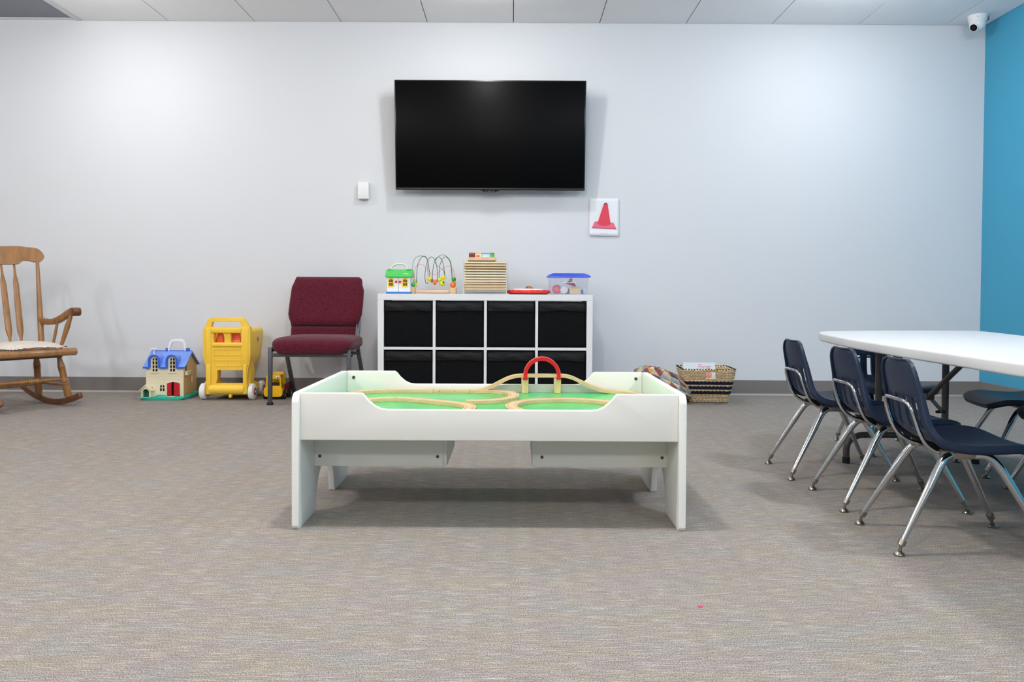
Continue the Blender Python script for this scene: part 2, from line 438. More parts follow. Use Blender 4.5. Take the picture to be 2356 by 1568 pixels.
# ------------------------------------------------------------------ cube shelf with bins
sx0, sx1, sy0, sy1, sh = -.868, .515, 5.17, 5.54, .706
sh_t = thing('cube_shelf', 'low white eight-cube shelf against the wall under the television', 'shelf', (0, sy0, 0))
MB().box(sx0, sx1, 0, sy1 - sy0, sh - .040, sh).build('top_board', M_shelf, sh_t, bevel=.0015, bseg=1)
MB().box(sx0, sx1, 0, sy1 - sy0, 0, .040).build('bottom_board', M_shelf, sh_t, bevel=.0015, bseg=1)
for xa in (sx0, sx1 - .039): MB().box(xa, xa + .039, 0.0005, sy1 - sy0, .04, sh - .04).build('side_board', M_shelf, sh_t, bevel=.0015, bseg=1)
cells = [(-.829, -.514), (-.496, -.184), (-.166, .146), (.164, .476)]
for k in range(3):
    MB().box(cells[k][1], cells[k + 1][0], .004, sy1 - sy0, .04, sh - .04).build('upright_divider', M_shelf, sh_t, bevel=.001, bseg=1)
for k in range(4):
    MB().box(cells[k][0], cells[k][1], .004, sy1 - sy0, .346, .364).build('shelf_board', M_shelf, sh_t, bevel=.001, bseg=1)
rown = ('upper', 'lower'); coln = ('first from the left', 'second from the left', 'third from the left', 'last on the right')
for r_ in range(2):
    zb_, zt_ = ((.364, .666), (.040, .346))[r_]
    for k in range(4):
        xa, xb = cells[k]; W = xb - xa - .006; H = zt_ - zb_ - .008
        bn = thing('storage_bin', 'black fabric storage bin in the %s row of the white shelf, %s' % (rown[r_], coln[k]), 'storage bin', ((xa + xb) / 2, sy0, zb_ + .001), 0, 'black fabric bins in the cube shelf')
        rnd = random.Random(k * 7 + r_)
        D = .33
        ph = rnd.random() * 6
        def front(i, j, W=W, H=H, ph=ph):
            u, v = i / 16 - .5, j / 14
            y = .008 + .004 * math.cos(u * math.pi) * math.sin(v * math.pi) * (-1) + .0012 * math.sin(u * 19 + ph + v * 5)
            return (u * W, y, v * H)
        b_ = MB().grid(front, 17, 15)
        b_.add([(-W / 2, .008, 0), (-W / 2, .008, H), (-W / 2, D, H), (-W / 2, D, 0)], [(0, 1, 2, 3)])
        b_.add([(W / 2, .008, 0), (W / 2, .008, H), (W / 2, D, H), (W / 2, D, 0)], [(3, 2, 1, 0)])
        b_.add([(-W / 2, .008, .001), (W / 2, .008, .001), (W / 2, D, .001), (-W / 2, D, .001)], [(0, 1, 2, 3)])
        b_.add([(-W / 2, D, 0), (W / 2, D, 0), (W / 2, D, H), (-W / 2, D, H)], [(0, 1, 2, 3)])
        b_.build('bin_body', M_bin, bn, solid=.003)
        sag = (0, .002, .001, .008)[k] if r_ == 0 else (.002, .009, .003, .004)[k]
        def band(i, j, W=W, H=H, ph=ph, sag=sag):
            u, v = i / 20 - .5, j / 8
            lo = H * .775 + sag * math.cos(u * math.pi) ** 2 + .0015 * math.sin(u * 14 + ph)
            z = lo + (H - .004 - lo) * v
            y = .0005 - .0035 * math.sin(v * math.pi) - .0015 * math.sin(u * 11 + ph * 2 + v * 4) + .002 * v
            return (u * (W - .006), y, z)
        MB().grid(band, 21, 9).build('fold_band', M_bin2, bn, solid=.002)
        MB().tube([(-W / 2 + .002, .0005, H - .006), (W / 2 - .002, .0005, H - .006)], .0022, 6).build('top_hem', M_bin2, bn)

# ------------------------------------------------------------------ train table
FY = 2.41; BY = 3.116
XLi, XRi = -.638, .501
XLo, XRo = -.659, .522
tt = thing('train_table', 'white childrens train table with green play surface and scooped sides', 'table', (0, 0, 0))
arch = [(2.395, 0.012), (2.405, 0), (2.59, 0), (2.597, .012)] + [(2.612, .045), (2.622, .075), (2.64, .10), (2.665, .122), (2.70, .140), (2.74, .148), (2.79, .142), (2.832, .115), (2.855, .088), (2.868, .055), (2.876, .012), (2.885, 0), (3.11, 0), (3.122, .012), (3.122, .385)]
arch += arc(3.097, .385, .025, 0, 90, 5) + arc(2.425, .380, .030, 90, 180, 6)
arch = [(y, z) for y, z in arch]
for xa, xb in ((XLo, XLi), (XRi, XRo)):
    MB().prism(arch, 'yz', xa, xb).build('end_panel', M_whiteedge, tt, bevel=.004, bseg=3)
cL = [(-.452, .410), (-.443, .402), (-.432, .388), (-.413, .372), (-.394, .363), (-.375, .361)]
cR = [(.240, .361), (.258, .363), (.277, .372), (.296, .388), (.306, .401), (.315, .410)]
fr = [(XLi, .267), (XRi, .267), (XRi, .410)] + cR[::-1] + cL[::-1] + [(XLi, .410)]
fp = MB().prism(fr, 'xz', FY, FY + .018).build('front_panel', M_white, tt, bevel=.0035, bseg=3)
MB().prism(fr, 'xz', BY - .020, BY - .002).build('back_panel', M_white, tt, bevel=.0035, bseg=3)
ps = MB().box(XLi, XRi, FY + .018, BY - .020, .318, .332).build('play_surface', M_green, tt, smooth=False)
# under-table boxes
for xa, xb, nm in ((XLi, -.210, 'l'), (.067, XRi, 'r')):
    y0, y1 = 2.585, 2.94; z0, z1 = .152, .318
    bx_ = MB().box(xa, xb - (.012 if nm == 'l' else 0), y0, y0 + .012, z0, z1).build('box_front', M_white, tt, bevel=.001, bseg=1)
    MB().box(xa, xb, y1 - .012, y1, z0, z1).build('box_back', M_white, tt, bevel=.001, bseg=1)
    if nm == 'l': MB().box(xb - .0115, xb, y0, y1 - .012, z0, z1).build('box_side', M_white, tt, bevel=.001, bseg=1)
    else:
        bx_.data.transform(Matrix.Translation((0, 0, 0)))
        MB().box(xa - .0005, xa + .011, y0 - .001, y1 - .012, z0, z1).build('box_side', M_white, tt, bevel=.001, bseg=1)
    MB().box(xa + .012, xb - .012, y0 + .012, y1 - .012, z0 + .004, z0 + .012).build('box_floor', M_white, tt, smooth=False)
    for sxp in (xa + .018, xb - (.03 if nm == 'l' else .018)) if nm == 'l' else (xa + .03, xb - .016):
        MB().tube([(sxp, y0 - .0012, .184), (sxp, y0 + .004, .184)], .0052, 14).build('screw', M_screw, bx_)
for sx_ in (-.612, .477):
    MB().tube([(sx_, BY - .0215, .385), (sx_, BY - .015, .385)], .0062, 14).build('screw', M_screw, tt)

# ------------------------------------------------------------------ wooden tracks
TZ = .3325; TH = .012
tprof = [(-.0190, 0), (.0190, 0), (.0190, .0115), (.0185, .012), (.0135, .012), (.0135, .0095), (.0095, .0095), (.0095, .012),
         (-.0095, .012), (-.0095, .0095), (-.0135, .0095), (-.0135, .012), (-.0185, .012), (-.0190, .0115)]
def track(pts, label, n=20, z=None, shrink=.0006):
    P = bez([(p[0], p[1], (p[2] if len(p) > 2 else TZ)) for p in pts], n)
    c = P[len(P) // 2].copy()
    o = MB().sweep([p - c for p in P], tprof).build('track_piece', M_track, loc=c, ang=30)
    return tag(o, label, 'toy track', 'wooden train track pieces on the table')
track([(-.612, 2.86), (-.606, 2.94), (-.578, 2.995), (-.53, 3.035), (-.467, 3.058)], 'curved wooden track piece in the back left corner of the train table')
track([(-.465, 3.0585), (-.39, 3.062), (-.302, 3.064)], 'straight wooden track piece along the back, right of the corner curve')
th_ = track([(-.300, 3.064), (-.161, 3.064)], 'wooden track piece with two small dark holes at the back', 6)
track([(-.159, 3.064), (-.108, 3.061)], 'shortest wooden track piece, before the right-hand loop', 4)
track([(-.106, 3.0605), (-.075, 3.052), (-.048, 3.035)], 'short curved track piece where the upper loop starts to turn', 8)
track([(-.0465, 3.034), (-.012, 2.998), (.004, 2.95), (.006, 2.90), (-.002, 2.852), (-.024, 2.812)], 'tightly curved wooden track piece at the right end of the upper loop', 24)
track([(-.0255, 2.810), (-.055, 2.782), (-.10, 2.762), (-.156, 2.752)], 'curved track piece returning from the upper loop towards the lower track', 14)
track([(-.575, 2.58), (-.568, 2.66), (-.54, 2.73), (-.50, 2.778), (-.455, 2.806), (-.412, 2.818)], 'curved track piece at the left end of the lower track, half behind the front rim')
track([(-.410, 2.818), (-.36, 2.804), (-.306, 2.777)], 'wooden track piece in the middle of the lower track', 10)
track([(-.3045, 2.776), (-.25, 2.742), (-.20, 2.707), (-.162, 2.672), (-.140, 2.628), (-.134, 2.585)], 'curved track piece of the lower track bending down to the front rim')
track([(-.134, 2.583), (-.145, 2.53), (-.175, 2.48)], 'track piece just behind the front rim, left of centre', 8)
track([(.050, 2.505), (.018, 2.545), (.002, 2.590)], 'track piece behind the front rim at the left of the right-hand oval', 8)
track([(.0015, 2.592), (-.004, 2.64), (.007, 2.70), (.034, 2.75)], 'curved wooden track piece at the left end of the right-hand oval', 14)
track([(.035, 2.7515), (.08, 2.79), (.134, 2.810)], 'track piece at the upper left of the right-hand oval', 10)
track([(.136, 2.8105), (.195, 2.818), (.262, 2.803)], 'track piece along the far side of the right-hand oval', 10)
track([(.264, 2.802), (.31, 2.765), (.35, 2.71), (.368, 2.64), (.368, 2.56)], 'track piece at the right end of the oval, running behind the front rim', 16)
RY = 3.068
track([(-.135, RY, .3335), (-.112, RY, .338), (-.075, RY, .352), (-.038, RY, .371), (-.010, RY, .384), (.018, RY, .391), (.046, RY, .393)], 'wooden ramp track piece climbing to the red arch from the left', 24)
track([(.048, RY, .393), (.172, RY, .393)], 'flat wooden bridge track piece under the red arch', 6)
track([(.174, RY, .393), (.20, RY, .392), (.228, RY, .385), (.256, RY, .372), (.312, RY, .348), (.341, RY, .338), (.369, RY - .001, .3335), (.392, RY - .006, .3328)], 'wooden ramp track piece descending from the red arch to the right', 28)
track([(.394, RY - .007), (.425, 3.045), (.455, 3.01), (.472, 2.965), (.475, 2.90)], 'curved wooden track piece in the back right corner of the train table', 14)
for q_ in (-.045, .012):
    MB().tube([(q_, -.0196, .006), (q_, -.0186, .006)], .0017, 8).build('peg_hole', M_black, th_)
for x_, s_ in ((.035, 'left'), (.159, 'right')):
    o = MB().box(x_, x_ + .0265, RY - .018, RY + .018, .3322, .3925).build('bridge_support', M_block, bevel=.0012, bseg=1)
    tag(o, 'upright wooden block holding up the bridge at its %s end' % s_, 'toy block', 'bridge support blocks')
ab = thing('arch_bridge', 'red plastic half-round arch standing over the toy train bridge', 'toy', (.113, RY, .398))
oa = [( .0705, -.004)] + arc(0, .002, .0705, 0, 180, 28) + [(-.0705, -.006)]
ia = [(-.0565, -.006)] + arc(0, .002, .0565, 180, 0, 28) + [(.0565, -.004)]
MB().prism(oa + ia, 'xz', -.0225, -.0195).prism(oa + ia, 'xz', .0195, .0225).build('arch_side', M_red, ab, bevel=.0008, bseg=1)
ia2 = [(-.0665, -.006)] + arc(0, .002, .0665, 180, 0, 28) + [(.0665, -.004)]
MB().prism(oa + ia2, 'xz', -.0195, .0195).build('arch_web', M_red, ab, ang=25)
ra = [(.0713, -.004)] + arc(0, .002, .0713, 0, 180, 28) + [(-.0713, -.006)]
ra2 = [(-.0692, -.006)] + arc(0, .002, .0692, 180, 0, 28) + [(.0692, -.004)]
MB().prism(ra + ra2, 'xz', -.0238, -.0222).build('arch_rim', mat('pale_red', 'E8606A', .3), ab, ang=25)
MB().box(.054, .073, -.0245, -.0205, -.012, -.003).build('arch_foot', M_red, ab, bevel=.001, bseg=1)
MB().box(-.073, -.054, -.0245, -.0205, -.014, -.005).build('arch_foot', M_red, ab, bevel=.001, bseg=1)

# ------------------------------------------------------------------ toys on the shelf
SH = sh
# green-roofed toy house
gx0, gx1 = -.822, -.672
gh = thing('toy_playhouse', 'small toy house with green roof and yellow windows on the shelf top', 'toy house', ((gx0 + gx1) / 2, 5.26, SH))
hw_ = .076
MB().box(-hw_ - .006, hw_ + .006, -.004, .12, 0, .012).build('base', mat('blue_base', '1F72C8', .4), gh, bevel=.002)
MB().box(-hw_, -.001, 0, .115, .012, .125).box(.001, hw_, 0, .115, .012, .125).build('walls', M_handle, gh, bevel=.0015, bseg=1)
MB().box(-.001, .001, .003, .01, .012, .12).build('door_gap', mat('gap_grey', '8E9096', .7), gh)
def roofg(i, j):
    u = i / 1 - .5; pr = [(-.014, .108), (-.014, .116), (.050, .165), (.066, .165), (.130, .116), (.130, .108)]
    return (u * (2 * hw_ + .022), pr[j][0], pr[j][1])
MB().sweep([(-hw_ - .010, 0, 0), (hw_ + .012, 0, 0)], [(.016, .108), (.016, .118), (-.046, .160), (-.066, .160), (-.130, .118), (-.130, .108)]).build('roof', mat('green_roof', '4FCB5C', .35), gh, bevel=.002)
for a_, b_ in ((-hw_ + .002, -.054), (.050, hw_ + .004)): MB().box(a_, b_, .035, .052, .155, .163).build('roof_hinge', mat('green_roof', '4FCB5C'), gh, bevel=.001, bseg=1)
hb = bez([(-.056, .052, .158), (-.050, .052, .178), (-.028, .052, .193), (0, .052, .197), (.028, .052, .193), (.046, .052, .178), (.052, .052, .158)], 24)
MB().tube(hb, .0065, 10, flat=1.3).build('handle', mat('cream_white', 'E9ECE2', .4), gh)
for s_ in (-1, 1):
    cxw = s_ * .046 - .003
    fr_ = [(cxw - .019, .044), (cxw + .019, .044), (cxw + .019, .088)] + arc(cxw, .088, .019, 0, 180, 10, .016)[1:]
    wn = MB().prism(fr_, 'xz', -.003, .001).build('window', mat('yellow_frame', 'F7CC2E', .4), gh, bevel=.0008, bseg=1)
    pn = MB()
    for a_, b_ in ((-.012, -.0015), (.0015, .012)):
        pn.box(cxw + a_, cxw + b_, -.0036, -.0028, .052, .071)
        pn.prism([(cxw + a_, .075), (cxw + b_, .075), (cxw + b_, .088 if b_ > .005 else .097), (cxw + a_, .097 if a_ > 0 else .088)], 'xz', -.0036, -.0028)
    pn.build('window_pane', mat('pane_dark', '4A3A12', .4), wn)
for s_ in (-1, 1):
    MB().ell((s_ * .0125 - .003, -.002, .078), (.0085, .006, .0085), 14, 10).build('door_knob', mat('knob_red', 'E0352F', .4), gh)
st_ = MB().prism([(.034, .1290), (.066, .1290), (.066, .1355), (.034, .1355)], 'xz', 0, .001)
o = st_.build('brand_sticker', mat('sticker_cream', 'F3D9CF', .5), gh); o.location = (0, -.0065, -.002)

# bead maze
bmz = thing('bead_maze', 'wire bead maze with green, black and pink loops on the shelf top', 'toy', (0, 0, 0))
Yb = 5.33
def b4(x, y, Y=Yb): return U(860 + x / 8.414, 560 + y / 8.414, Y)
zf = SH
MB().box(b4(725, 850).x, b4(800, 850).x, Yb - .03, Yb + .03, zf, b4(760, 845).z).build('base_block', M_track, bmz, bevel=.002)
MB().box(b4(1478, 850).x, b4(1595, 850).x, Yb - .03, Yb + .03, zf, b4(1530, 855).z).build('base_block', M_track, bmz, bevel=.002)
MB().box(b4(800, 0).x, b4(1478, 0).x, Yb - .018, Yb + .018, zf + .006, zf + .026).build('base_bar', mat('pink_beech', 'E2BFA6', .5, noise=.08, nscale=20), bmz, bevel=.008, bseg=3)
WR = {'green': 'wire_green', 'black': 'wire_black', 'pink': 'wire_pink'}
MWg = mat('wire_green', '3F9A5F', .4); MWb = mat('wire_black', '20232B', .4); MWp = mat('wire_pink', 'D9527A', .4)
wires = [
 (MWg, .012, [(770, 840), (762, 700), (756, 520), (760, 380), (795, 290), (860, 248), (930, 240), (1000, 272), (1045, 345), (1042, 520), (1055, 640), (1078, 690)]),
 (MWg, -.012, [(1525, 850), (1520, 700), (1500, 400), (1450, 290), (1375, 225), (1300, 222), (1230, 270), (1195, 350), (1212, 412), (1300, 480), (1350, 530), (1372, 640)]),
 (MWb, -.008, [(825, 840), (832, 620), (850, 420), (900, 300), (960, 245), (1020, 272), (1055, 400), (1078, 560), (1075, 660)]),
 (MWb, .006, [(1055, 735), (1030, 775), (1002, 745), (990, 600), (1020, 400), (1070, 290), (1120, 258), (1178, 310), (1215, 420), (1232, 600), (1225, 740)]),
 (MWb, -.004, [(1138, 740), (1138, 560), (1175, 350), (1240, 262), (1305, 300), (1350, 430), (1368, 560), (1372, 640)]),
 (MWb, .010, [(1270, 740), (1265, 560), (1285, 400), (1330, 300), (1385, 257), (1440, 290), (1480, 370), (1505, 560), (1530, 850)]),
 (MWp, .0, [(795, 850), (788, 640), (795, 500), (835, 430), (900, 405), (970, 425), (1040, 500), (1100, 578), (1160, 602), (1230, 580), (1310, 510), (1380, 450), (1450, 435), (1515, 465), (1553, 550), (1560, 700), (1560, 850)]),
]
for m_, dy, pts in wires:
    P = bez([b4(x, y, Yb + dy) for x, y in pts], 60)
    MB().tube(P, .0017 if m_ is not MWp else .0012, 6).build('wire_loop', m_, bmz)
def bead(x, y, r, c, dy=0, shape='s', nm='bead'):
    p = b4(x, y, Yb + dy); rr = r * .000343
    m_ = mat('bead_' + c, c, .35)
    mb = MB()
    if shape == 's': mb.ell(p, (rr, rr, rr), 16, 12)
    elif shape == 'c': mb.box(p.x - rr, p.x + rr, p.y - rr, p.y + rr, p.z - rr, p.z + rr)
    elif shape == 'o': mb.ell(p, (rr, rr, rr * .95), 8, 6)
    elif shape == 'd': mb.tube([p - Vector((rr * .4, 0, 0)), p + Vector((rr * .4, 0, 0))], rr, 16)
    mb.build(nm, m_, bmz, bevel=(.002 if shape in 'cd' else 0), ang=(20 if shape == 'o' else 38))
bead(770, 795, 42, '45B554', .0); bead(803, 722, 34, 'B9DB3C', 0); bead(828, 800, 28, 'E9D52F', -.008)
bead(1078, 680, 50, 'F2D42C', 0, 'o'); bead(1122, 722, 36, '3FA65A', .012, 'd'); bead(1180, 752, 50, 'F08A2C', .014, 'd')
bead(1185, 735, 40, 'F0705A', -.008, 'c'); bead(1275, 705, 46, 'C8DE3C', 0); bead(1350, 650, 50, 'F3E02E', 0, 'o')
bead(1325, 770, 56, 'D4DE2E', 0); bead(1345, 745, 16, '1C2410', -.018); bead(1548, 692, 44, '2F9A3C', 0)
bead(1560, 755, 34, 'C8DC34', .004); bead(1532, 800, 56, 'F0762A', -.006)

# puzzle rack with puzzles
prk = thing('puzzle_rack', 'white wire rack holding a stack of wooden puzzles on the shelf', 'rack', (0, 0, 0))
rX0, rX1 = U(1067, 640, 5.24).x, U(1164.5, 640, 5.24).x
rY0, rY1 = 5.24, 5.47
M_wire = mat('wire_white', 'D9D8D2', .4)
for sxx in (rX0 - .003, rX1 + .003):
    wv = []
    nn = 13
    for k in range(nn):
        z = SH + .028 + k * .01545
        wv.append((z,))
        MB().tube([(sxx, rY0 - .004, z), (sxx, rY1, z)], .0013, 6).build('wire_rung', M_wire, prk)
    for yy in (rY0 - .004, rY1):
        MB().tube([(sxx, yy, SH), (sxx, yy, SH + .232)], .0019, 6).build('wire_post', M_wire, prk)
MB().tube([(rX0, rY1, SH + .012), (rX1, rY1, SH + .012)], .0018, 6).tube([(rX0, rY1, SH + .23), (rX1, rY1, SH + .23)], .0018, 6).build('wire_crossbar', M_wire, prk)
ys_ = [280, 317, 357, 398, 438, 478, 518, 560, 594, 638, 678]
ordn = ['topmost', 'second from the top', 'third from the top', 'fourth from the top', 'fifth from the top', 'sixth from the top',
        'fifth from the bottom', 'fourth from the bottom', 'third from the bottom', 'second from the bottom', 'lowest']
cols = ['EFE0C0', 'E6CBA3', 'D9B688', 'EAD9B8', 'E9DABB', 'EDDFC2', 'EBD8B8', 'E6D4B0', 'DDBE94', 'DCB98C', 'D9B886']
for k, yy in enumerate(ys_):
    zc = U(1100, 560 + yy / 6.544, rY0 - .002).z
    rr = random.Random(k)
    dx = rr.uniform(-.0015, .0015)
    pz = thing('wooden_puzzle', 'light wooden puzzle board, %s in the wire rack' % ordn[k], 'puzzle', ((rX0 + rX1) / 2 + dx, rY0, zc), 0, 'wooden puzzles in the wire rack')
    W = (rX1 - rX0) / 2 - .0012
    MB().box(-W, W, 0, .225, -.0085, .003).build('board', mat('ply_' + cols[k], cols[k], .6, noise=.08, nscale=25, nstretch=(1, 1, 4)), pz, bevel=.001, bseg=1)
    MB().box(-W + .012, W - .012, .012, .21, .0032, .0042).build('puzzle_picture', mat('puz%d' % (k % 4), ['6FA9C9', 'C98E5A', '7FB06B', 'C9655F'][k % 4], .5), pz)
# box of picture blocks on top
pzt = SH + .232
bxp = thing('picture_block_box', 'small wooden tray of colourful picture blocks on top of the puzzle stack', 'puzzle', ((U(1076, 596, 5.30).x + U(1141, 596, 5.30).x) / 2, 5.30, 0))
zt1 = U(1100, 591.5, 5.27).z; zt0 = U(1100, 599, 5.27).z
wx = (U(1141, 596, 5.27).x - U(1076, 596, 5.27).x) / 2
MB().box(-wx, wx, -.03, .12, zt0, zt1).build('tray', mat('tray_wood', 'E6BE92', .55, noise=.08, nscale=25), bxp, bevel=.0012, bseg=1)
MB().box(-wx + .004, wx - .004, -.024, .115, U(1100, 602.4, 5.27).z, zt0).build('tray_foot', M_woodd, bxp)
zp0 = zt1; zp1 = U(1100, 580.5, 5.27).z
segs = [(1078.5, 1093, ['CFE7F4', '6E2E3E', 'F0A030']), (1093, 1108, ['F2A030', 'FFE6B8', 'E06A2A']), (1108, 1128, ['5560A8', 'C6DDF2', 'E8EEF8']), (1128, 1137.5, ['C02A3A', '42B85A', '7CCB4A'])]
for q, (xa, xb, cs) in enumerate(segs):
    X0 = U(xa, 590, 5.27).x - bxp.location.x + .0006; X1 = U(xb, 590, 5.27).x - bxp.location.x - .0006
    bk = MB().box(X0, X1, -.02, .02, zp0, zp1).build('picture_block', mat('blk_' + cs[1], cs[1], .5), bxp, bevel=.0006, bseg=1)
    nchk = int((X1 - X0) / .0045)
    ck = MB()
    for i in range(nchk):
        for j in range(2):
            if (i + j) % 2 == 0: ck.box(X0 + i * .0045, X0 + (i + 1) * .0045, -.0206, -.0199, zp1 - .0095 + j * .0045, zp1 - .005 + j * .0045)
    ck.build('checker_print', mat('chk_' + cs[0], cs[0] if q != 0 else 'E8932C', .5), bk, smooth=False)
    MB().box(lerp(X0, X1, .15), lerp(X0, X1, .7), -.0206, -.0199, zp0 + .003, zp0 + .014).build('picture_print', mat('pic_' + cs[1 if q in (0,) else 2], cs[1 if q in (0,) else 2], .5), bk, smooth=False)

# red musical toy
rxa, rxb = U(1166, 670, 5.33).x, U(1265.5, 670, 5.33).x
rt_ = thing('red_activity_toy', 'flat round red plastic toy with white top on the shelf', 'toy', ((rxa + rxb) / 2, 5.33, SH))
RR = (rxb - rxa) / 2
MB().tube([(0, 0, .0), (0, 0, .006)], [RR - .02, RR - .014], 40, flat=.72, side=(1, 0, 0)).build('foot_ring', M_black, rt_)
MB().tube([(0, 0, .005), (0, 0, .010), (0, 0, .020), (0, 0, .026), (0, 0, .029)], [RR - .012, RR - .003, RR, RR - .004, RR - .012], 48, flat=.72, side=(1, 0, 0)).build('body', mat('toy_red', 'E32A26', .3, noise=.05, nscale=8), rt_)
MB().tube([(0, 0, .028), (0, 0, .036), (0, 0, .038)], [RR - .035, RR - .040, RR - .045], 40, flat=.72, side=(1, 0, 0)).build('top_plate', M_handle, rt_)
MB().ell((.004, -.02, .036), (.027, .02, .020), 18, 12).build('brown_knob', mat('brown_knob', 'B06A35', .45), rt_)
sk = MB()
for q in range(3): sk.tube([Vector((-.016 + q * .011, -.036 + abs(q - 1) * .003, .044)), Vector((-.012 + q * .011, -.030, .052))], .0022, 6)
sk.build('knob_stripe', mat('stripe_dark', '4A2412', .5), rt_)
for q in range(7):
    an = R(-145 + q * 18.5)
    MB().ell((math.cos(an) * (RR - .004), math.sin(an) * (RR - .004) * .72, .0225), (.0035, .003, .0022), 10, 6).build('button', mat('btn_pale', 'FFD9C8', .3), rt_)
MB().box(RR - .018, RR - .002, -.03, .02, .008, .025).build('side_grip', mat('dark_red', '7E1420', .4), rt_, bevel=.003)

# plastic box with blue lid
bxc = (U(1264, 650, 5.32).x + U(1352, 650, 5.32).x) / 2
pb = thing('plastic_box', 'clear plastic storage box with blue lid at the right end of the shelf', 'box', (bxc, 5.36, SH))
M_clear = mat('clear_plastic', 'DFE2F2', .12, spec=.5)
nt = M_clear.node_tree; bsdf = nt.nodes['Principled BSDF']
tr = nt.nodes.new('ShaderNodeBsdfTransparent'); tr.inputs[0].default_value = (.93, .94, .97, 1)
mx = nt.nodes.new('ShaderNodeMixShader'); mx.inputs[0].default_value = .13
nt.links.new(tr.outputs[0], mx.inputs[1]); nt.links.new(bsdf.outputs[0], mx.inputs[2]); nt.links.new(mx.outputs[0], nt.nodes['Material Output'].inputs[0])
def loopr(hx, hy, r, z, n=5): return [(p[0], p[1], z) for p in rrect(-hx, hx, -hy, hy, r, n)]
lo_ = [(.116, .075, .014, .002), (.119, .079, .018, .004), (.126, .086, .02, .06), (.128, .088, .02, .088), (.131, .091, .02, .090), (.132, .092, .02, .118)]
rings = [loopr(*q) for q in lo_]
nr = len(rings[0]); mbx = MB().grid(lambda i, j: rings[j][i], nr, len(rings), cu=True)
mbx.add(rings[0], [tuple(range(nr))])
mbx.build('tub', M_clear, pb)
lr_ = [(.137, .097, .02, .113), (.144, .104, .02, .115), (.143, .103, .02, .121), (.128, .088, .02, .133), (.112, .07, .02, .138), (.108, .068, .02, .141)]
rings2 = [loopr(*q) for q in lr_]
ml = MB().grid(lambda i, j: rings2[j][i], nr, len(rings2), cu=True)
ml.add(rings2[-1], [tuple(range(nr))]); ml.add(rings2[0], [tuple(range(nr))])
ml.build('lid', mat('blue_lid', '3C56D8', .3, coat=.2), pb)
hd = bez([(-.046, -.0905, .066), (-.040, -.092, .078), (-.028, -.093, .080), (.028, -.093, .080), (.038, -.092, .078), (.044, -.0905, .066)], 20)
MB().tube(hd, .0016, 6).tube([(-.026, -.0935, .104), (-.026, -.0925, .080)], .0016, 6).tube([(.026, -.0935, .104), (.026, -.0925, .080)], .0016, 6).build('tub_handle', mat('clear_rib', 'E8EAF6', .3), pb)
def toy(name, label, build, cat='toy'):
    o = build; tag(o, label, cat, 'small toys inside the clear box'); return o
bx, by, bz = bxc, 5.36, SH + .004
toy('toy_ball', 'pink toy ball inside the clear plastic box', MB().ell((0, 0, 0), (.030, .030, .030), 20, 14).build('toy_ball', mat('pink_ball', 'F0707A', .4), loc=(bx - .078, by - .038, bz + .031)))
toy('', 'white rounded toy piece leaning beside the pink ball in the clear box', MB().tube([(0, -.012, 0), (0, .012, 0)], .026, 20).build('toy_disc', mat('toy_white', 'E9E7E4', .4), loc=(bx - .030, by - .05, bz + .028), bevel=.004))
toy('', 'grey toy block in the middle of the clear plastic box', MB().box(-.018, .018, -.02, .02, -.018, .018).build('toy_block', mat('toy_grey', '8E96AE', .5), loc=(bx - .002, by - .02, bz + .0185), bevel=.003))
o = MB().prism([(-.034, -.008), (.030, -.010), (.036, .004), (.012, .012), (-.020, .014)], 'xz', -.014, .014).build('toy_boat', mat('toy_crimson', 'B02848', .4), loc=(bx + .016, by - .035, bz + .068), bevel=.002)
o.rotation_euler = (0, R(18), 0); toy('', 'dark red toy boat lying on top inside the clear box', o)
toy('', 'small yellow ball on the red toy boat in the clear box', MB().ell((0, 0, 0), (.011, .011, .011), 14, 10).build('toy_ball', mat('toy_mustard', 'F0C070', .4), loc=(bx + .016, by - .035, bz + .092)))
for q, (ox, w_) in enumerate(((.022, .017), (.058, .021))):
    mb_ = MB().box(-w_, w_, -.012, .012, -.022, .016); mb_.ell((-w_ * .5, -.002, .018), (.009, .009, .009), 12, 8); mb_.ell((w_ * .5, -.002, .018), (.009, .009, .009), 12, 8)
    toy('', ('narrow beige toy figure right of the centre of the clear box', 'wide beige toy figure in the right half of the clear box')[q], mb_.build('toy_figure', mat('toy_beige', 'E6CB98', .5), loc=(bx + ox, by - .055, bz + .0225), bevel=.003))
toy('', 'slim blue toy brick near the right end of the clear box', MB().box(-.006, .006, -.01, .01, -.014, .014).build('toy_brick', mat('toy_blue', '3A62C8', .4), loc=(bx + .088, by - .06, bz + .0145), bevel=.001))
toy('', 'white egg-shaped toy at the right end of the clear box', MB().ell((0, 0, 0), (.014, .012, .022), 16, 12).build('toy_egg', mat('toy_white', 'E9E7E4', .4), loc=(bx + .102, by - .035, bz + .0225)))

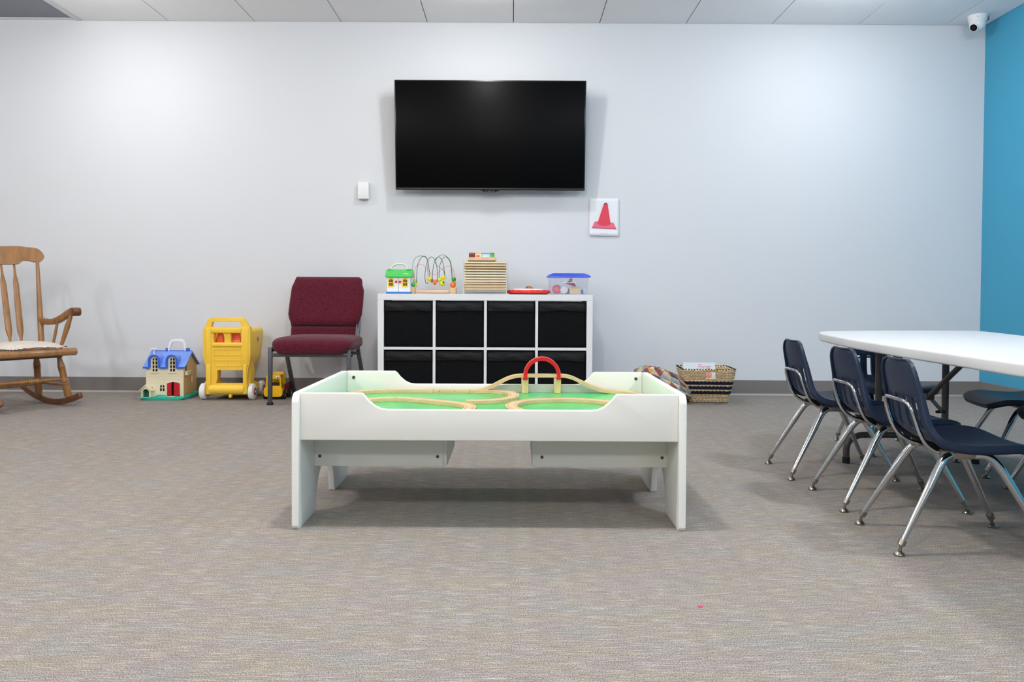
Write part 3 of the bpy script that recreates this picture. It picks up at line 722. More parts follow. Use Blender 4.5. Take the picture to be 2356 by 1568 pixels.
# ------------------------------------------------------------------ burgundy chair
bc = thing('padded_chair', 'burgundy padded chair with dark grey hammered metal legs by the wall', 'chair', (-1.28, 5.05, 0))
def leg(pts, r=.0125, nm='leg', m=M_hammer):
    prof = [(-r, -r), (r, -r), (r, r), (-r, r)]
    return MB().sweep(pts, prof, upv=(0, 1, 0)).build(nm, m, bc, bevel=.003, bseg=2)
for sx_, xf, xb_, xbt in ((-1, -.247, -.222, -.262), (1, .247, .268, .228)):
    l_ = leg([(xf + (-.004 if sx_ < 0 else .004), .018, .012), (xf, .014, .365)], .0125)
    MB().box(xf - .017 + (-.004 if sx_ < 0 else .004), xf + .017 + (-.004 if sx_ < 0 else .004), 0.002, .034, 0, .016).build('foot_cap', M_black, l_, bevel=.002)
    l2 = leg([(xb_ + (0.0 if sx_ < 0 else 0), .48, .012), (lerp(xb_, xbt, 1.0), .39, .36)], .0125)
    MB().box(xb_ - .016, xb_ + .016, .464, .496, 0, .014).build('foot_cap', M_black, l2, bevel=.002)
    MB().sweep([(xf, .02, .345), (xbt, .40, .340)], [(-.010, -.010), (.010, -.010), (.010, .010), (-.010, .010)]).build('side_rail', M_hammer, bc, bevel=.002)
    xq = -.215 if sx_ < 0 else .228
    leg([(xq, .39, .34), (xq, .455, .50), (xq, .475, .70)], .009, 'back_post')
MB().box(-.238, .238, .006, .022, .305, .330).build('front_rail', M_hammer, bc, bevel=.003)
MB().box(-.25, .235, .36, .375, .295, .315).build('rear_rail', M_hammer, bc, bevel=.002)
tw_ = [(-.215 + .43 * i / 120, .30 + .003 * math.cos(i * .9), .292 + .003 * math.sin(i * .9)) for i in range(121)]
MB().tube(tw_, .0055, 8).build('book_rack_bar', mat('rack_dark', '2C2622', .4, metal=.5), bc)
def seatfn(i, j):
    th = 2 * math.pi * i / 64; ph = -math.pi / 2 + math.pi * j / 16
    def se(c, e): return math.copysign(abs(c) ** e, c)
    x = se(math.cos(th), .22) * se(math.cos(ph), .35); y = se(math.sin(th), .30) * se(math.cos(ph), .35); z = se(math.sin(ph), .55)
    X = .018 + x * .257; Yc = .185 + y * .235
    Z = .383 + z * .046
    if z < 0 and abs(X - .01) < .235: Z -= .020 * min(1, -z * 1.6) * (1 - max(0, (abs(X - .01) - .195) / .04))
    if y < 0 and z > 0: Z -= .012 * max(0, (-y - .6) / .4)
    Z += .006 * math.cos(x * 1.4) * max(0, z)
    return (X, Yc, Z)
MB().grid(seatfn, 64, 17, cu=True).build('seat_cushion', M_burg, bc)
def padfn(prof, th_, yf, n=24):
    mb = MB(); nz = len(prof)
    def fn(i, j):
        z, xl, xr = prof[j]; a = 2 * math.pi * i / 40
        c, s = math.cos(a), math.sin(a)
        cc = math.copysign(abs(c) ** .35, c); ss = math.copysign(abs(s) ** .6, s)
        t = th_ * min(1, math.sqrt(max(0, 1 - (abs(2 * (j / (nz - 1)) - 1)) ** 6)) + .02)
        return ((xl + xr) / 2 + cc * (xr - xl) / 2, yf(z) + ss * t, z)
    mb.grid(fn, 40, nz, cu=True)
    mb.add([fn(i, 0) for i in range(40)], [tuple(range(40))]); mb.add([fn(i, nz - 1) for i in range(40)], [tuple(range(40))])
    return mb
YBK = 5.46
def bp_(px, py): p = U(px, py, YBK); return p.x + 1.28, p.z
def outline(lp, rp, n=26):
    L_ = [bp_(*p) for p in lp]; R_ = [bp_(*p) for p in rp]
    zs = np.linspace(max(L_[-1][1], R_[-1][1]), min(L_[0][1], R_[0][1]), n)
    li = sorted((z, x) for x, z in L_); ri = sorted((z, x) for x, z in R_)
    return [(float(z), float(np.interp(z, [a for a, _ in li], [b for _, b in li])), float(np.interp(z, [a for a, _ in ri], [b for _, b in ri]))) for z in zs]
upL = [(680, 633.5), (676, 636), (674, 643), (667, 660), (664, 690), (661.5, 722), (664, 732), (668, 742), (669, 750)]
upR = [(822, 636.5), (827, 638.5), (829.5, 645), (830, 655), (834, 668), (833, 700), (831, 724), (825, 738), (819, 748), (818, 752)]
yb_ = lambda z: .415 + (z - .45) * .17 - .0
padfn(outline(upL, upR), .036, yb_).build('back_cushion', M_burg, bc)
loL = [(669, 748), (668.5, 760), (668, 785)]; loR = [(818, 750), (817, 762), (816, 785)]
padfn(outline(loL, loR, 14), .028, lambda z: .425 + (z - .45) * .12).build('lumbar_cushion', M_burg, bc)

# ------------------------------------------------------------------ yellow toy cart
ct = thing('toy_cart', 'tall yellow plastic push cart with white wheels beside the burgundy chair', 'toy cart', (0, 0, 0))
YC = 5.27
def c2(x, y, Y=YC): p = U(450 + x / 7.465, 720 + y / 7.465, Y); return (p.x, p.z)
outer = [c2(*p) for p in [(183, 1395), (183, 920), (150, 840), (125, 720), (120, 300), (140, 262), (165, 230), (200, 130), (240, 85), (300, 75), (760, 75), (815, 90), (850, 130), (905, 215), (930, 240), (938, 300), (940, 700), (925, 860), (905, 930), (890, 1060), (875, 1395)]]
hole1 = [c2(*p) for p in [(290, 148), (752, 148), (772, 170), (782, 240), (270, 240), (276, 180)]]
h2 = [c2(*p) for p in [(318, 348), (478, 345), (492, 420), (495, 505), (310, 505), (312, 400)]]
h3 = [c2(*p) for p in [(600, 348), (770, 348), (780, 420), (780, 505), (602, 505)]]
h4 = [c2(*p) for p in [(372, 978), (820, 978), (812, 1205), (345, 1205), (368, 1120)]]
MB().plate(outer, [hole1, h2, h3, h4], 'xz', YC, YC + .035).build('rear_frame', M_yellow, ct, bevel=.006, bseg=3)
rb = MB()
for x_a, x_b in ((185, 262), (820, 885)):      # raised side ribs
    a_, b_ = c2(x_a, 1390), c2(x_b, 885)
    rb.box(a_[0], b_[0], YC - .012, YC + .03, a_[1], b_[1])
rb.build('leg_rib', M_yellow, ct, bevel=.005, bseg=3)
for x_a, x_b in ((172, 268), (785, 905)):
    a_, b_ = c2(x_a, 905), c2(x_b, 250)
    MB().box(a_[0], b_[0], YC - .006, YC + .01, a_[1], b_[1]).build('side_rib', M_yellow, ct, bevel=.005, bseg=3)
a_, b_ = c2(270, 340), c2(785, 255)
MB().box(a_[0], b_[0], YC - .012, YC + .01, a_[1], b_[1]).build('top_rail', M_yellow, ct, bevel=.006, bseg=3)
a_, b_ = c2(290, 575), c2(800, 515)
MB().box(a_[0], b_[0], YC - .009, YC + .01, a_[1], b_[1]).build('middle_rail', M_yellow, ct, bevel=.005, bseg=3)
def line(pts, r=.0022):
    return MB().tube([(c2(*p)[0], YC - .001, c2(*p)[1]) for p in pts], r, 6)
line([(315, 640), (330, 628), (770, 628), (790, 640), (795, 870), (780, 900), (350, 900), (328, 870), (315, 640)]).build('panel_ridge', M_yellow, ct)
for yy in (722, 808): line([(318, yy), (790, yy)]).build('panel_ridge', M_yellow, ct)
for xx, y0_, y1_ in ((430, 640, 720), (545, 640, 720), (440, 722, 808), (560, 808, 900), (690, 722, 808)): line([(xx, y0_), (xx, y1_)], .0012).build('panel_ridge', M_yellow, ct)
# bottom roller bar
zA, zB = c2(500, 1395)[1], c2(500, 1225)[1]; rb_ = (zA + zB) / 2
xa_, xb_ = c2(240, 1300)[0], c2(830, 1300)[0]
MB().tube([(xa_, YC + .012, (zA + zB) / 2), (xb_, YC + .012, (zA + zB) / 2)], (zB - zA) / 2, 24).build('bottom_bar', M_yellow, ct)
# basket tub towards the wall
tub = []
prof_t = [(0.0, 1.0, .470, .215), (.05, 1.0, .470, .205), (.16, .99, .470, .20), (.27, .97, .470, .235), (.29, .93, .46, .25)]
xl_, xr_ = c2(170, 500)[0], c2(925, 500)[0]
def ring(y, s, zt_, zb_, n=28):
    cxm = (xl_ + xr_) / 2; hwm = (xr_ - xl_) / 2 * s
    pts = rrect(cxm - hwm, cxm + hwm, zb_, zt_, .03, 6)
    out = []
    for x, z in pts:
        k = (z - zb_) / (zt_ - zb_)
        taper = 1 - .20 * max(0, (.35 - k) / .35)
        out.append((cxm + (x - cxm) * taper, YC + .03 + y, z))
    return out
rg = [ring(*q) for q in prof_t]
mbt = MB().grid(lambda i, j: rg[j][i], len(rg[0]), len(rg), cu=True, skip=lambda i, j: i == 13)
mbt.add(rg[-1], [tuple(range(len(rg[0])))])
mbt.build('basket_tub', M_yellow, ct, solid=.004)
# orange child seat seen through the openings
a_, b_ = c2(300, 510, YC + .08), c2(500, 330, YC + .08)
MB().prism([c2(330, 520, YC + .06), c2(505, 520, YC + .06), c2(480, 330, YC + .06), c2(400, 330, YC + .06)], 'xz', YC + .045, YC + .10).build('child_seat', M_orange, ct, bevel=.008, bseg=3)
a_, b_ = c2(590, 480, YC + .06), c2(790, 335, YC + .06)
MB().box(a_[0], b_[0], YC + .045, YC + .10, a_[1], b_[1]).build('child_seat', M_orange, ct, bevel=.006, bseg=3)
a_, b_ = c2(590, 500, YC + .06), c2(790, 465, YC + .06)
MB().box(a_[0], b_[0], YC + .037, YC + .05, a_[1], b_[1]).build('seat_lip', mat('pink_lip', 'F98F82', .3), ct, bevel=.003)
# chassis, front leg
zx = c2(950, 1100)
MB().prism([(YC + .03, .13), (YC + .03, .30), (YC + .12, .23), (YC + .15, .20), (YC + .13, .12), (YC + .31, .075), (YC + .31, .045), (YC + .03, .045)], 'yz', zx[0] - .055, zx[0] - .018).build('side_strut', M_yellow, ct, bevel=.008, bseg=3)
zx2 = c2(215, 1100)
MB().prism([(YC + .03, .13), (YC + .03, .30), (YC + .12, .23), (YC + .15, .20), (YC + .13, .12), (YC + .31, .075), (YC + .31, .045), (YC + .03, .045)], 'yz', zx2[0], zx2[0] + .035).build('side_strut', M_yellow, ct, bevel=.008, bseg=3)
MB().box(xa_, xb_, YC + .03, YC + .30, .05, .066).build('lower_tray', M_yellow, ct, bevel=.006)
MB().box(c2(560, 0)[0], c2(610, 0)[0], YC + .0, YC + .03, .017, .04).build('tow_tab', M_yellow, ct, bevel=.004)
def wheel(x, y, r, wdt, nm='wheel'):
    wh = MB().tube([(x - wdt / 2, y, r), (x - wdt / 2 + .006, y, r), (x + wdt / 2 - .006, y, r), (x + wdt / 2, y, r)], [r - .008, r, r, r - .008], 32).build(nm, M_wheelw, ct)
    MB().tube([(x - wdt / 2 - .001, y, r), (x + wdt / 2 + .001, y, r)], r * .45, 20).build('wheel_hub', M_hub, wh)
    MB().tube([(x + wdt / 2, y, r), (x + wdt / 2 + .004, y, r)], r * .16, 12).build('axle_cap', M_handle, wh)
wheel(c2(105, 1350)[0], YC + .045, .054, .040); wheel(c2(937, 1350)[0], YC + .045, .054, .036)
wheel(c2(120, 0, YC + .27)[0] + .03, YC + .29, .05, .034); wheel(c2(1120, 0, YC + .29)[0] + .004, YC + .29, .05, .034)
# oval sticker on the side of the tub
xs = xr_ * 1.0 - .0005
stp = thing  # noqa
py_ = YC + .03 + .16
o = MB().tube([(0, 0, 0), (.002, 0, 0)], .017, 24, flat=.9).build('side_sticker', mat('sticker_red', 'B5323C', .4), ct, loc=(xr_ + .0005, py_, .400))
o2 = MB().tube([(.002, 0, 0), (.003, 0, 0)], .0145, 24, flat=.9).build('sticker_face', mat('sticker_white', 'F2F0F2', .4), o)
MB().box(.003, .0038, -.008, .008, -.0045, .0045).build('sticker_mark', mat('sticker_blue', '5566B8', .4), o)

# ------------------------------------------------------------------ yellow toy truck
tk = thing('toy_truck', 'small yellow toy truck with black wheels behind the chair leg', 'toy truck', (-1.585, 5.30, 0))
def tkx(px, Y=5.31): return U(px, 900, Y).x + 1.585
MB().prism(rrect(-.058, .064, .020, .085, .022, 5), 'xz', .0, .03).build('front_scoop', M_yellow2, tk, bevel=.005, bseg=3)
MB().box(-.052, .060, .025, .20, .030, .080).build('truck_body', M_yellow2, tk, bevel=.006, bseg=3)
cab_o = [(-.050, .082), (.056, .082), (.052, .15), (.045, .163), (-.038, .163), (-.046, .15)]
cab_h = [(-.038, .092), (.044, .092), (.040, .136), (-.034, .136)]
MB().plate(cab_o, [cab_h], 'xz', .015, .03).build('cab_frame', M_yellow2, tk, bevel=.003, bseg=2)
MB().prism([(-.040, .08), (.062, .08), (.056, .165), (.046, .178), (-.02, .178), (-.034, .16)], 'xz', .09, .11).build('cab_back', M_yellow2, tk, bevel=.005, bseg=3)
MB().box(-.034, .046, .03, .09, .158, .165).build('cab_roof', M_yellow2, tk, bevel=.003)
MB().box(-.03, .04, .034, .088, .082, .108).build('cab_seat', M_black, tk, bevel=.003)
for s_, e_ in ((-.018, 'l'), (.030, 'r')):
    ey = MB().ell((s_, .013, .149), (.013, .004, .008), 14, 8).build('eye_sticker', M_handle, tk)
    MB().ell((s_ + .002, .0095, .148), (.005, .003, .005), 10, 8).build('eye_pupil', M_dark, ey)
for x_ in (-.057, .063):
    for y_ in (.045, .16):
        wh = MB().tube([(x_ - .011, y_, .028), (x_ + .011, y_, .028)], .028, 24).build('wheel', M_black, tk, bevel=.004)
        MB().tube([(x_ - .0125, y_, .028), (x_ + .0125, y_, .028)], .007, 12).build('wheel_hub', M_chrome, wh)
MB().prism([(.05, .05), (.21, .05), (.20, .105), (.06, .098)], 'yz', .059, .066).build('side_panel', mat('panel_maroon', '8A1C1E', .5), tk, bevel=.002)

# ------------------------------------------------------------------ toy house on the floor
hs = thing('toy_house', 'cream toy house with blue dormer roof and red double doors on the floor', 'toy house', (-2.435, 5.29, 0), R(3))
k_ = .000292
def h(x, y): return ((x - 105) * k_, (1452 - y) * k_)
base_pts = [(0, -.035), (.06, -.05), (.13, -.045), (.21, -.05), (.255, -.035), (.285, .03), (.285, .29), (.0, .29), (-.005, .05)]
MB().prism(base_pts, 'xy', 0, .016).build('garden_base', M_teal, hs, bevel=.006, bseg=3)
MB().ell((.125, -.028, .014), (.045, .018, .022), 18, 10).ell((.235, -.02, .012), (.04, .02, .014), 16, 8).ell((.265, .08, .012), (.022, .07, .018), 16, 8).ell((.268, .20, .012), (.02, .06, .022), 16, 8).build('garden_mound', M_teal, hs)
X0, X1 = h(170, 0)[0], h(1000, 0)[0]; DZ = .255
dz0 = .016; ze = .216; zr = .302; yr = DZ / 2
doorh = [h(*p) for p in [(640, 1370), (920, 1370), (920, 1095), (880, 1070), (780, 1055), (680, 1070), (640, 1095)]]
swh = [h(*p) for p in [(478, 1265), (580, 1265), (580, 1165), (565, 1130), (528, 1113), (492, 1130), (478, 1165)]]
def archwin(xc):
    return [h(*p) for p in [(xc - 55, 820), (xc + 55, 820), (xc + 55, 560), (xc + 45, 525), (xc, 505), (xc - 45, 525), (xc - 55, 560)]]
wf = [(X0, dz0), (X1, dz0), (X1, ze)]
for xc in (753, 368):
    l_, r__ = h(xc - 90, 0)[0], h(xc + 90, 0)[0]; cxd = (l_ + r__) / 2; rd = (r__ - l_) / 2
    wf += [(r__, ze)] + arc(cxd, h(0, 545)[1], rd, 0, 180, 12) + [(l_, ze)]
wf += [(X0, ze)]
fwl = MB().plate(wf, [doorh, swh, archwin(371), archwin(759)], 'xz', 0, .006).build('front_wall', M_cream, hs, bevel=.0008, bseg=1)
gl = MB()
for q in range(16):
    z_ = .03 + q * .0117
    if z_ < ze: gl.box(X0 + .003, X1 - .003, -.0008, .0006, z_, z_ + .0008)
# keep clapboard lines off the openings by splitting them
gl = MB()
for q in range(15):
    z_ = .036 + q * .0117
    if z_ > ze - .004: break
    segs_ = [(X0 + .003, X1 - .003)]
    def cut(a, b):
        global segs_
        out = []
        for s0, s1 in segs_:
            if b <= s0 or a >= s1: out.append((s0, s1)); continue
            if a > s0: out.append((s0, a))
            if b < s1: out.append((b, s1))
        segs_ = out
    if z_ < h(0, 1040)[1]: cut(h(625, 0)[0], h(940, 0)[0])
    if z_ < h(0, 1090)[1]: cut(X0, h(600, 0)[0])
    if z_ > h(0, 850)[1]:
        cut(h(275, 0)[0], h(460, 0)[0]); cut(h(660, 0)[0], h(845, 0)[0])
    for s0, s1 in segs_: gl.box(s0, s1, -.0006, .0004, z_, z_ + .0007)
gl.build('clapboard_line', M_gline, fwl, smooth=False)
sidew = [(0.006, dz0), (DZ, dz0), (DZ, ze), (yr, zr - .004), (0.006, ze)]
win_s = [(.040, .185), (.070, .185), (.070, .222), (.055, .240), (.040, .222)]
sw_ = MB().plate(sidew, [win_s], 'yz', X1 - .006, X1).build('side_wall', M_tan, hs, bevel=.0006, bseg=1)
MB().prism(sidew, 'yz', X0, X0 + .006).build('side_wall', M_cream, hs, bevel=.0006, bseg=1)
MB().box(X0 + .006, X1 - .006, DZ - .006, DZ, dz0, ze).build('back_wall', M_cream, hs)
g2 = MB()
for q in range(15):
    z_ = .03 + q * .0117; g2.box(X1 - .0004, X1 + .0006, .01, DZ - .004, z_, z_ + .0007) if z_ < .178 else g2.box(X1 - .0004, X1 + .0006, .08, DZ - .03 - max(0, z_ - .21), z_, z_ + .0007)
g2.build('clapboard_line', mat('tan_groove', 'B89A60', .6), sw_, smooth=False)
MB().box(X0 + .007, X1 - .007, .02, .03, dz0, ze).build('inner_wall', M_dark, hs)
# roof
ysl = .050; zs_ = lerp(ze, zr, (ysl + .014) / (yr + .014)) + .004
pr_ = [(ysl, zs_ - .008), (ysl, zs_), (yr - .006, zr + .010), (yr + .006, zr + .010), (DZ + .014, ze + .000), (DZ + .014, ze - .008), (yr, zr - .002)]
rf = MB().sweep([(X0 - .014, 0, 0), (X1 + .016, 0, 0)], [(-y, z) for y, z in pr_]).build('roof', M_blueroof, hs, bevel=.0012, bseg=1)
lowp = [(-.014, ze - .006), (-.014, ze + .002), (ysl, zs_), (ysl, zs_ - .008)]
dcs = [h(366, 0)[0], h(752, 0)[0]]
for x_a, x_b in ((X0 - .014, dcs[0] - .036), (dcs[0] + .036, dcs[1] - .036), (dcs[1] + .036, X1 + .016)):
    rl_ = MB().sweep([(x_a, 0, 0), (x_b, 0, 0)], [(-y, z) for y, z in lowp]).build('roof_slope', M_blueroof, rf, bevel=.0008, bseg=1)
    MB().box(x_a, x_b, -.017, -.012, ze - .010, ze + .001).build('eave_edge', M_blueroofd, rf, bevel=.001, bseg=1)
MB().box(X0 - .010, X1 + .010, yr - .006, yr + .006, zr + .008, zr + .014).build('roof_ridge', M_blueroofd, rf, bevel=.001, bseg=1)
for xc in (366, 752):
    cxd = h(xc, 0)[0]; ro = .0375; ri = .0270; zc_ = h(0, 560)[1]
    o_ = [(cxd + ro, ze - .010)] + arc(cxd, zc_, ro, 0, 180, 16) + [(cxd - ro, ze - .010), (cxd - ri, ze - .010)] + arc(cxd, zc_, ri, 180, 0, 16) + [(cxd + ri, ze - .010)]
    MB().prism(o_, 'xz', -.018, -.006).build('dormer_edge', M_blueroofd, rf, bevel=.0012, bseg=1)
    o_ = [(cxd + ro - .001, ze - .002)] + arc(cxd, zc_, ro - .001, 0, 180, 16) + [(cxd - ro + .001, ze - .002)]
    ih = [(cxd - .026, ze - .002)] + arc(cxd, zc_, .026, 180, 0, 16) + [(cxd + .026, ze - .002)]
    MB().prism(o_ + ih, 'xz', -.006, .075).build('dormer_roof', M_blueroof, rf)
    # window bars and sill
    wx0, wx1 = h(xc - 55, 0)[0], h(xc + 63, 0)[0]; wz0, wz1 = h(0, 820)[1], h(0, 505)[1]
    bar = MB(); cxw = (wx0 + wx1) / 2
    bar.box(cxw - .003, cxw + .003, -.001, .005, wz0, wz1)
    for yy in (580, 668, 748): z_ = h(0, yy)[1]; bar.box(wx0, wx1, -.001, .005, z_ - .0026, z_ + .0026)
    wi = bar.build('window_bars', M_cream, hs, smooth=False)
    MB().box(cxw - .0265, cxw + .0265, -.007, .002, wz0 - .009, wz0 - .001).build('window_sill', M_cream, wi, bevel=.001, bseg=1)
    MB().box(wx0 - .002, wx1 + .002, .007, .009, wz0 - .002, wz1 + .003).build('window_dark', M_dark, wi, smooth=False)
# small window
wx0, wx1 = h(478, 0)[0], h(580, 0)[0]; z0_, z1_ = h(0, 1265)[1], h(0, 1113)[1]
sb = MB().box((wx0 + wx1) / 2 - .0025, (wx0 + wx1) / 2 + .0025, -.001, .005, z0_, z1_).box(wx0, wx1, -.001, .005, h(0, 1190)[1] - .002, h(0, 1190)[1] + .002).build('window_bars', M_cream, hs, smooth=False)
# red doors
for s_ in (0, 1):
    a_, b_ = ((640, 742), (790, 920))[s_]
    dp = [h(a_, 1360), h(b_, 1360), h(b_, (1060, 1085)[s_]), h(a_, (1090, 1060)[s_])]
    d_ = MB().prism(dp, 'xz', -.005, .001).build('door', M_door, hs, bevel=.001, bseg=1)
    MB().ell((h((700, 830)[s_], 0)[0], -.006, h(0, 1230)[1]), (.006, .004, .012), 12, 8).build('door_handle', M_door, d_)
trim_o = [h(*p) for p in [(622, 1360), (622, 1085), (680, 1050), (780, 1036), (885, 1050), (940, 1085), (940, 1360), (922, 1360), (922, 1095), (880, 1070), (780, 1055), (680, 1070), (640, 1095), (640, 1360)]]
MB().prism(trim_o, 'xz', -.003, .002).build('door_trim', M_cream, hs, bevel=.0006, bseg=1)
# kennel porch
kx0, kx1 = h(110, 0)[0], h(330, 0)[0]; kp = (kx0 + kx1) / 2
ko = [(kx0 + .004, .018), (kx1, .018), (kx1, h(0, 1235)[1]), (kp, h(0, 1130)[1]), (kx0 + .004, h(0, 1235)[1])]
kh = [(kp - .021, .020), (kp + .021, .020), (kp + .021, .052)] + arc(kp, .052, .021, 0, 180, 10)[1:] 
kn = MB().plate(ko, [kh], 'xz', -.042, -.036).build('porch', M_cream, hs, bevel=.0006, bseg=1)
MB().box(kx1 - .004, kx1, -.036, 0, .018, h(0, 1240)[1]).box(kx0 + .004, kx0 + .008, -.036, 0, .018, h(0, 1240)[1]).build('porch_side', M_cream, hs)
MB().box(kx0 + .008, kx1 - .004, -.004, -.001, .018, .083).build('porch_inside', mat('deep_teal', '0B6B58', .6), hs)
rp_ = [(kx0 - .008, h(0, 1240)[1] - .004), (kx0 - .008, h(0, 1240)[1] + .003), (kp, h(0, 1130)[1] + .010), (kx1 + .008, h(0, 1240)[1] + .003), (kx1 + .008, h(0, 1240)[1] - .004), (kp, h(0, 1130)[1] + .001)]
MB().prism(rp_, 'xz', -.048, 0).build('porch_roof', M_cream, hs, bevel=.0008, bseg=1)
MB().box(kp - .04, kp + .035, -.052, -.044, .014, .022).build('porch_step', mat('teal_light', '22C8A8', .4), hs, bevel=.001, bseg=1)
# side balcony, mailbox, vane, carrying handle
MB().box(X1, X1 + .020, .022, .095, .158, .182).build('balcony', M_cream, hs, bevel=.003)
MB().box(X1, X1 + .026, .016, .10, .180, .185).build('balcony_rail', M_cream, hs, bevel=.001, bseg=1)
MB().tube([(X1 + .006, .14, .10), (X1 + .006, .14, .145)], .006, 10).build('phone', mat('peach', 'EBCDB4', .5), hs)
MB().tube([(X0 + .03, .06, .27), (X0 + .03, .06, .333)], .004, 8).box(X0 + .01, X0 + .052, .05, .07, .331, .336).build('weather_vane', M_handle, hs)
hp = bez([(h(505, 0)[0], yr, zr + .012), (h(545, 0)[0], yr, zr + .045), (h(575, 0)[0], yr, zr + .070), (h(640, 0)[0], yr, zr + .080), (h(800, 0)[0], yr, zr + .080), (h(860, 0)[0], yr, zr + .070), (h(885, 0)[0], yr, zr + .045), (h(915, 0)[0], yr, zr + .012)], 40)
MB().sweep(hp, [(-.010, -.009), (.010, -.009), (.010, .009), (-.010, .009)], upv=(0, 1, 0)).build('carry_handle', M_handle, hs, bevel=.003, bseg=2)
MB().box(h(455, 0)[0], h(510, 0)[0], yr - .01, yr + .01, zr + .006, zr + .030).box(h(915, 0)[0], h(985, 0)[0], yr - .01, yr + .01, zr + .006, zr + .030).build('handle_socket', M_blueroofd, hs, bevel=.002)

# ------------------------------------------------------------------ rocking chair
rc = thing('rocking_chair', 'brown maple rocking chair with turned legs at the left edge', 'rocking chair', (-3.012, 4.898, 0), R(-124.7))
for s_ in (-1, 1):
    pts = []
    for i in range(25):
        y = -.395 + .69 * i / 24
        z = .016 + .105 * abs(y / .40) ** 2 * (1 if y < 0 else 1.05)
        pts.append((s_ * lerp(.17, .222, i / 24), y, z + .002))
    n_ = len(pts)
    prof = [(-.013, -.018), (.013, -.018), (.013, .018), (-.013, .018)]
    MB().sweep(pts, prof).build('rocker', M_woodd, rc, bevel=.005, bseg=2)
    legp = [(0, .012), (.06, .019), (.14, .0215), (.30, .0215), (.34, .0205), (.36, .0225), (.375, .020), (.39, .0225), (.405, .020), (.42, .0225), (.44, .020), (.62, .0195), (.64, .0225), (.655, .019), (.67, .0225), (.685, .019), (.70, .0220), (.74, .020), (.86, .0135), (1, .0145)]
    MB().turned((s_ * .222, .160, .030), (s_ * .170, .126, .335), legp).build('leg', M_wood, rc)
    MB().turned((s_ * .190, -.160, .030), (s_ * .150, -.110, .335), legp).build('leg', M_wood, rc)
    MB().turned((s_ * .198, -.15, .125), (s_ * .212, .152, .128), [(0, .006), (.5, .010), (1, .006)]).build('side_stretcher', M_wood, rc)
    MB().turned((s_ * .212, -.168, .352), (s_ * .251, -.302, .915), [(0, .017), (.1, .018), (.35, .0175), (.7, .013), (1, .010)]).build('back_post', M_wood, rc)
    arm = bez([(s_ * .226, -.215, .525), (s_ * .236, -.15, .515), (s_ * .248, -.06, .520), (s_ * .258, .02, .548), (s_ * .266, .09, .580), (s_ * .270, .135, .592)], 24)
    MB().sweep(arm, [(-.017, -.019), (.017, -.019), (.021, 0), (.017, .019), (-.017, .019), (-.021, 0)]).build('arm', M_wood, rc, bevel=.004)
    MB().tube([(s_ * .270 - .024, .146, .583), (s_ * .270 + .024, .146, .583)], .027, 22).build('arm_scroll', M_woodd, rc, bevel=.003)
    MB().turned((s_ * .215, -.035, .355), (s_ * .246, -.03, .520), [(0, .007), (.5, .0095), (1, .0075)]).build('arm_spindle', M_wood, rc)
    MB().turned((s_ * .208, .080, .355), (s_ * .262, .118, .580), [(0, .010), (.15, .0115), (.6, .0165), (.85, .012), (1, .010)]).build('arm_post', M_wood, rc)
strp = [(0, .007), (.30, .012), (.38, .0135), (.41, .016), (.425, .012), (.44, .016), (.455, .012), (.47, .015), (.50, .0165), (.53, .015), (.545, .012), (.56, .016), (.575, .012), (.59, .016), (.62, .0135), (.70, .012), (1, .007)]
MB().turned((-.200, .147, .168), (.200, .147, .168), strp).build('front_stretcher', M_wood, rc)
MB().turned((-.178, -.146, .118), (.178, -.146, .118), [(0, .006), (.5, .010), (1, .006)]).build('rear_stretcher', M_wood, rc)
def seatp(i, j):
    prof = [(.225, .340), (.222, .324), (.205, .316), (.10, .318), (-.19, .322), (-.205, .335), (-.19, .350), (.0, .345), (.15, .352), (.200, .362), (.218, .356)]
    y, z = prof[i]; x = (-.245, -.240, -.12, 0, .12, .240, .245)[j]
    if abs(x) > .24: y = y * .97; z = .339 + (z - .339) * .6
    return (x, y, z)
sm = MB().grid(seatp, 11, 7, cu=True); sm.add([seatp(i, 0) for i in range(11)], [tuple(range(11))]); sm.add([seatp(i, 6) for i in range(11)], [tuple(range(11))])
sm.build('seat', M_wood, rc, ang=50)
MB().box(-.20, .20, .05, .12, .300, .322).box(-.19, .19, -.13, -.06, .300, .322).build('seat_cleat', M_woodd, rc)
crest_b = [(0, .876), (.08, .878), (.119, .880), (.142, .883), (.152, .889), (.16, .899), (.177, .907), (.206, .905), (.238, .897), (.255, .896), (.268, .901), (.280, .912), (.287, .924), (.291, .940)]
crest_t = [(0, .996), (.05, .997), (.12, 1.002), (.17, 1.003), (.197, .999), (.235, .997), (.255, .993), (.267, .987), (.278, .974), (.285, .962), (.290, .944), (.291, .9405)]
ws_ = np.concatenate([-.291 + .036 * (1 - np.cos(np.linspace(0, np.pi / 2, 12))), np.linspace(-.25, .25, 61), .291 - .036 * (1 - np.cos(np.linspace(np.pi / 2, 0, 12)))])
def crest(i, j):
    w_ = float(ws_[j]); a = abs(w_)
    zb_ = float(np.interp(a, [q[0] for q in crest_b], [q[1] for q in crest_b])); zt_ = float(np.interp(a, [q[0] for q in crest_t], [q[1] for q in crest_t]))
    if zt_ < zb_ + .001: zt_ = zb_ + .001
    yc = -.335 + .045 * (w_ / .29) ** 2
    th = .010; zz = [zb_, zb_ + .004, zt_ - .004, zt_, zt_ - .004, zb_ + .004]
    if zt_ - zb_ < .01: m_ = (zt_ + zb_) / 2; zz = [zb_, m_, m_, zt_, m_, m_]
    yo = [0, th, th, 0, -th, -th][i]
    return (w_, yc + yo - (zz[i] - .9) * .25, zz[i])
MB().grid(crest, 6, len(ws_), cu=True).build('crest_rail', M_wood, rc)
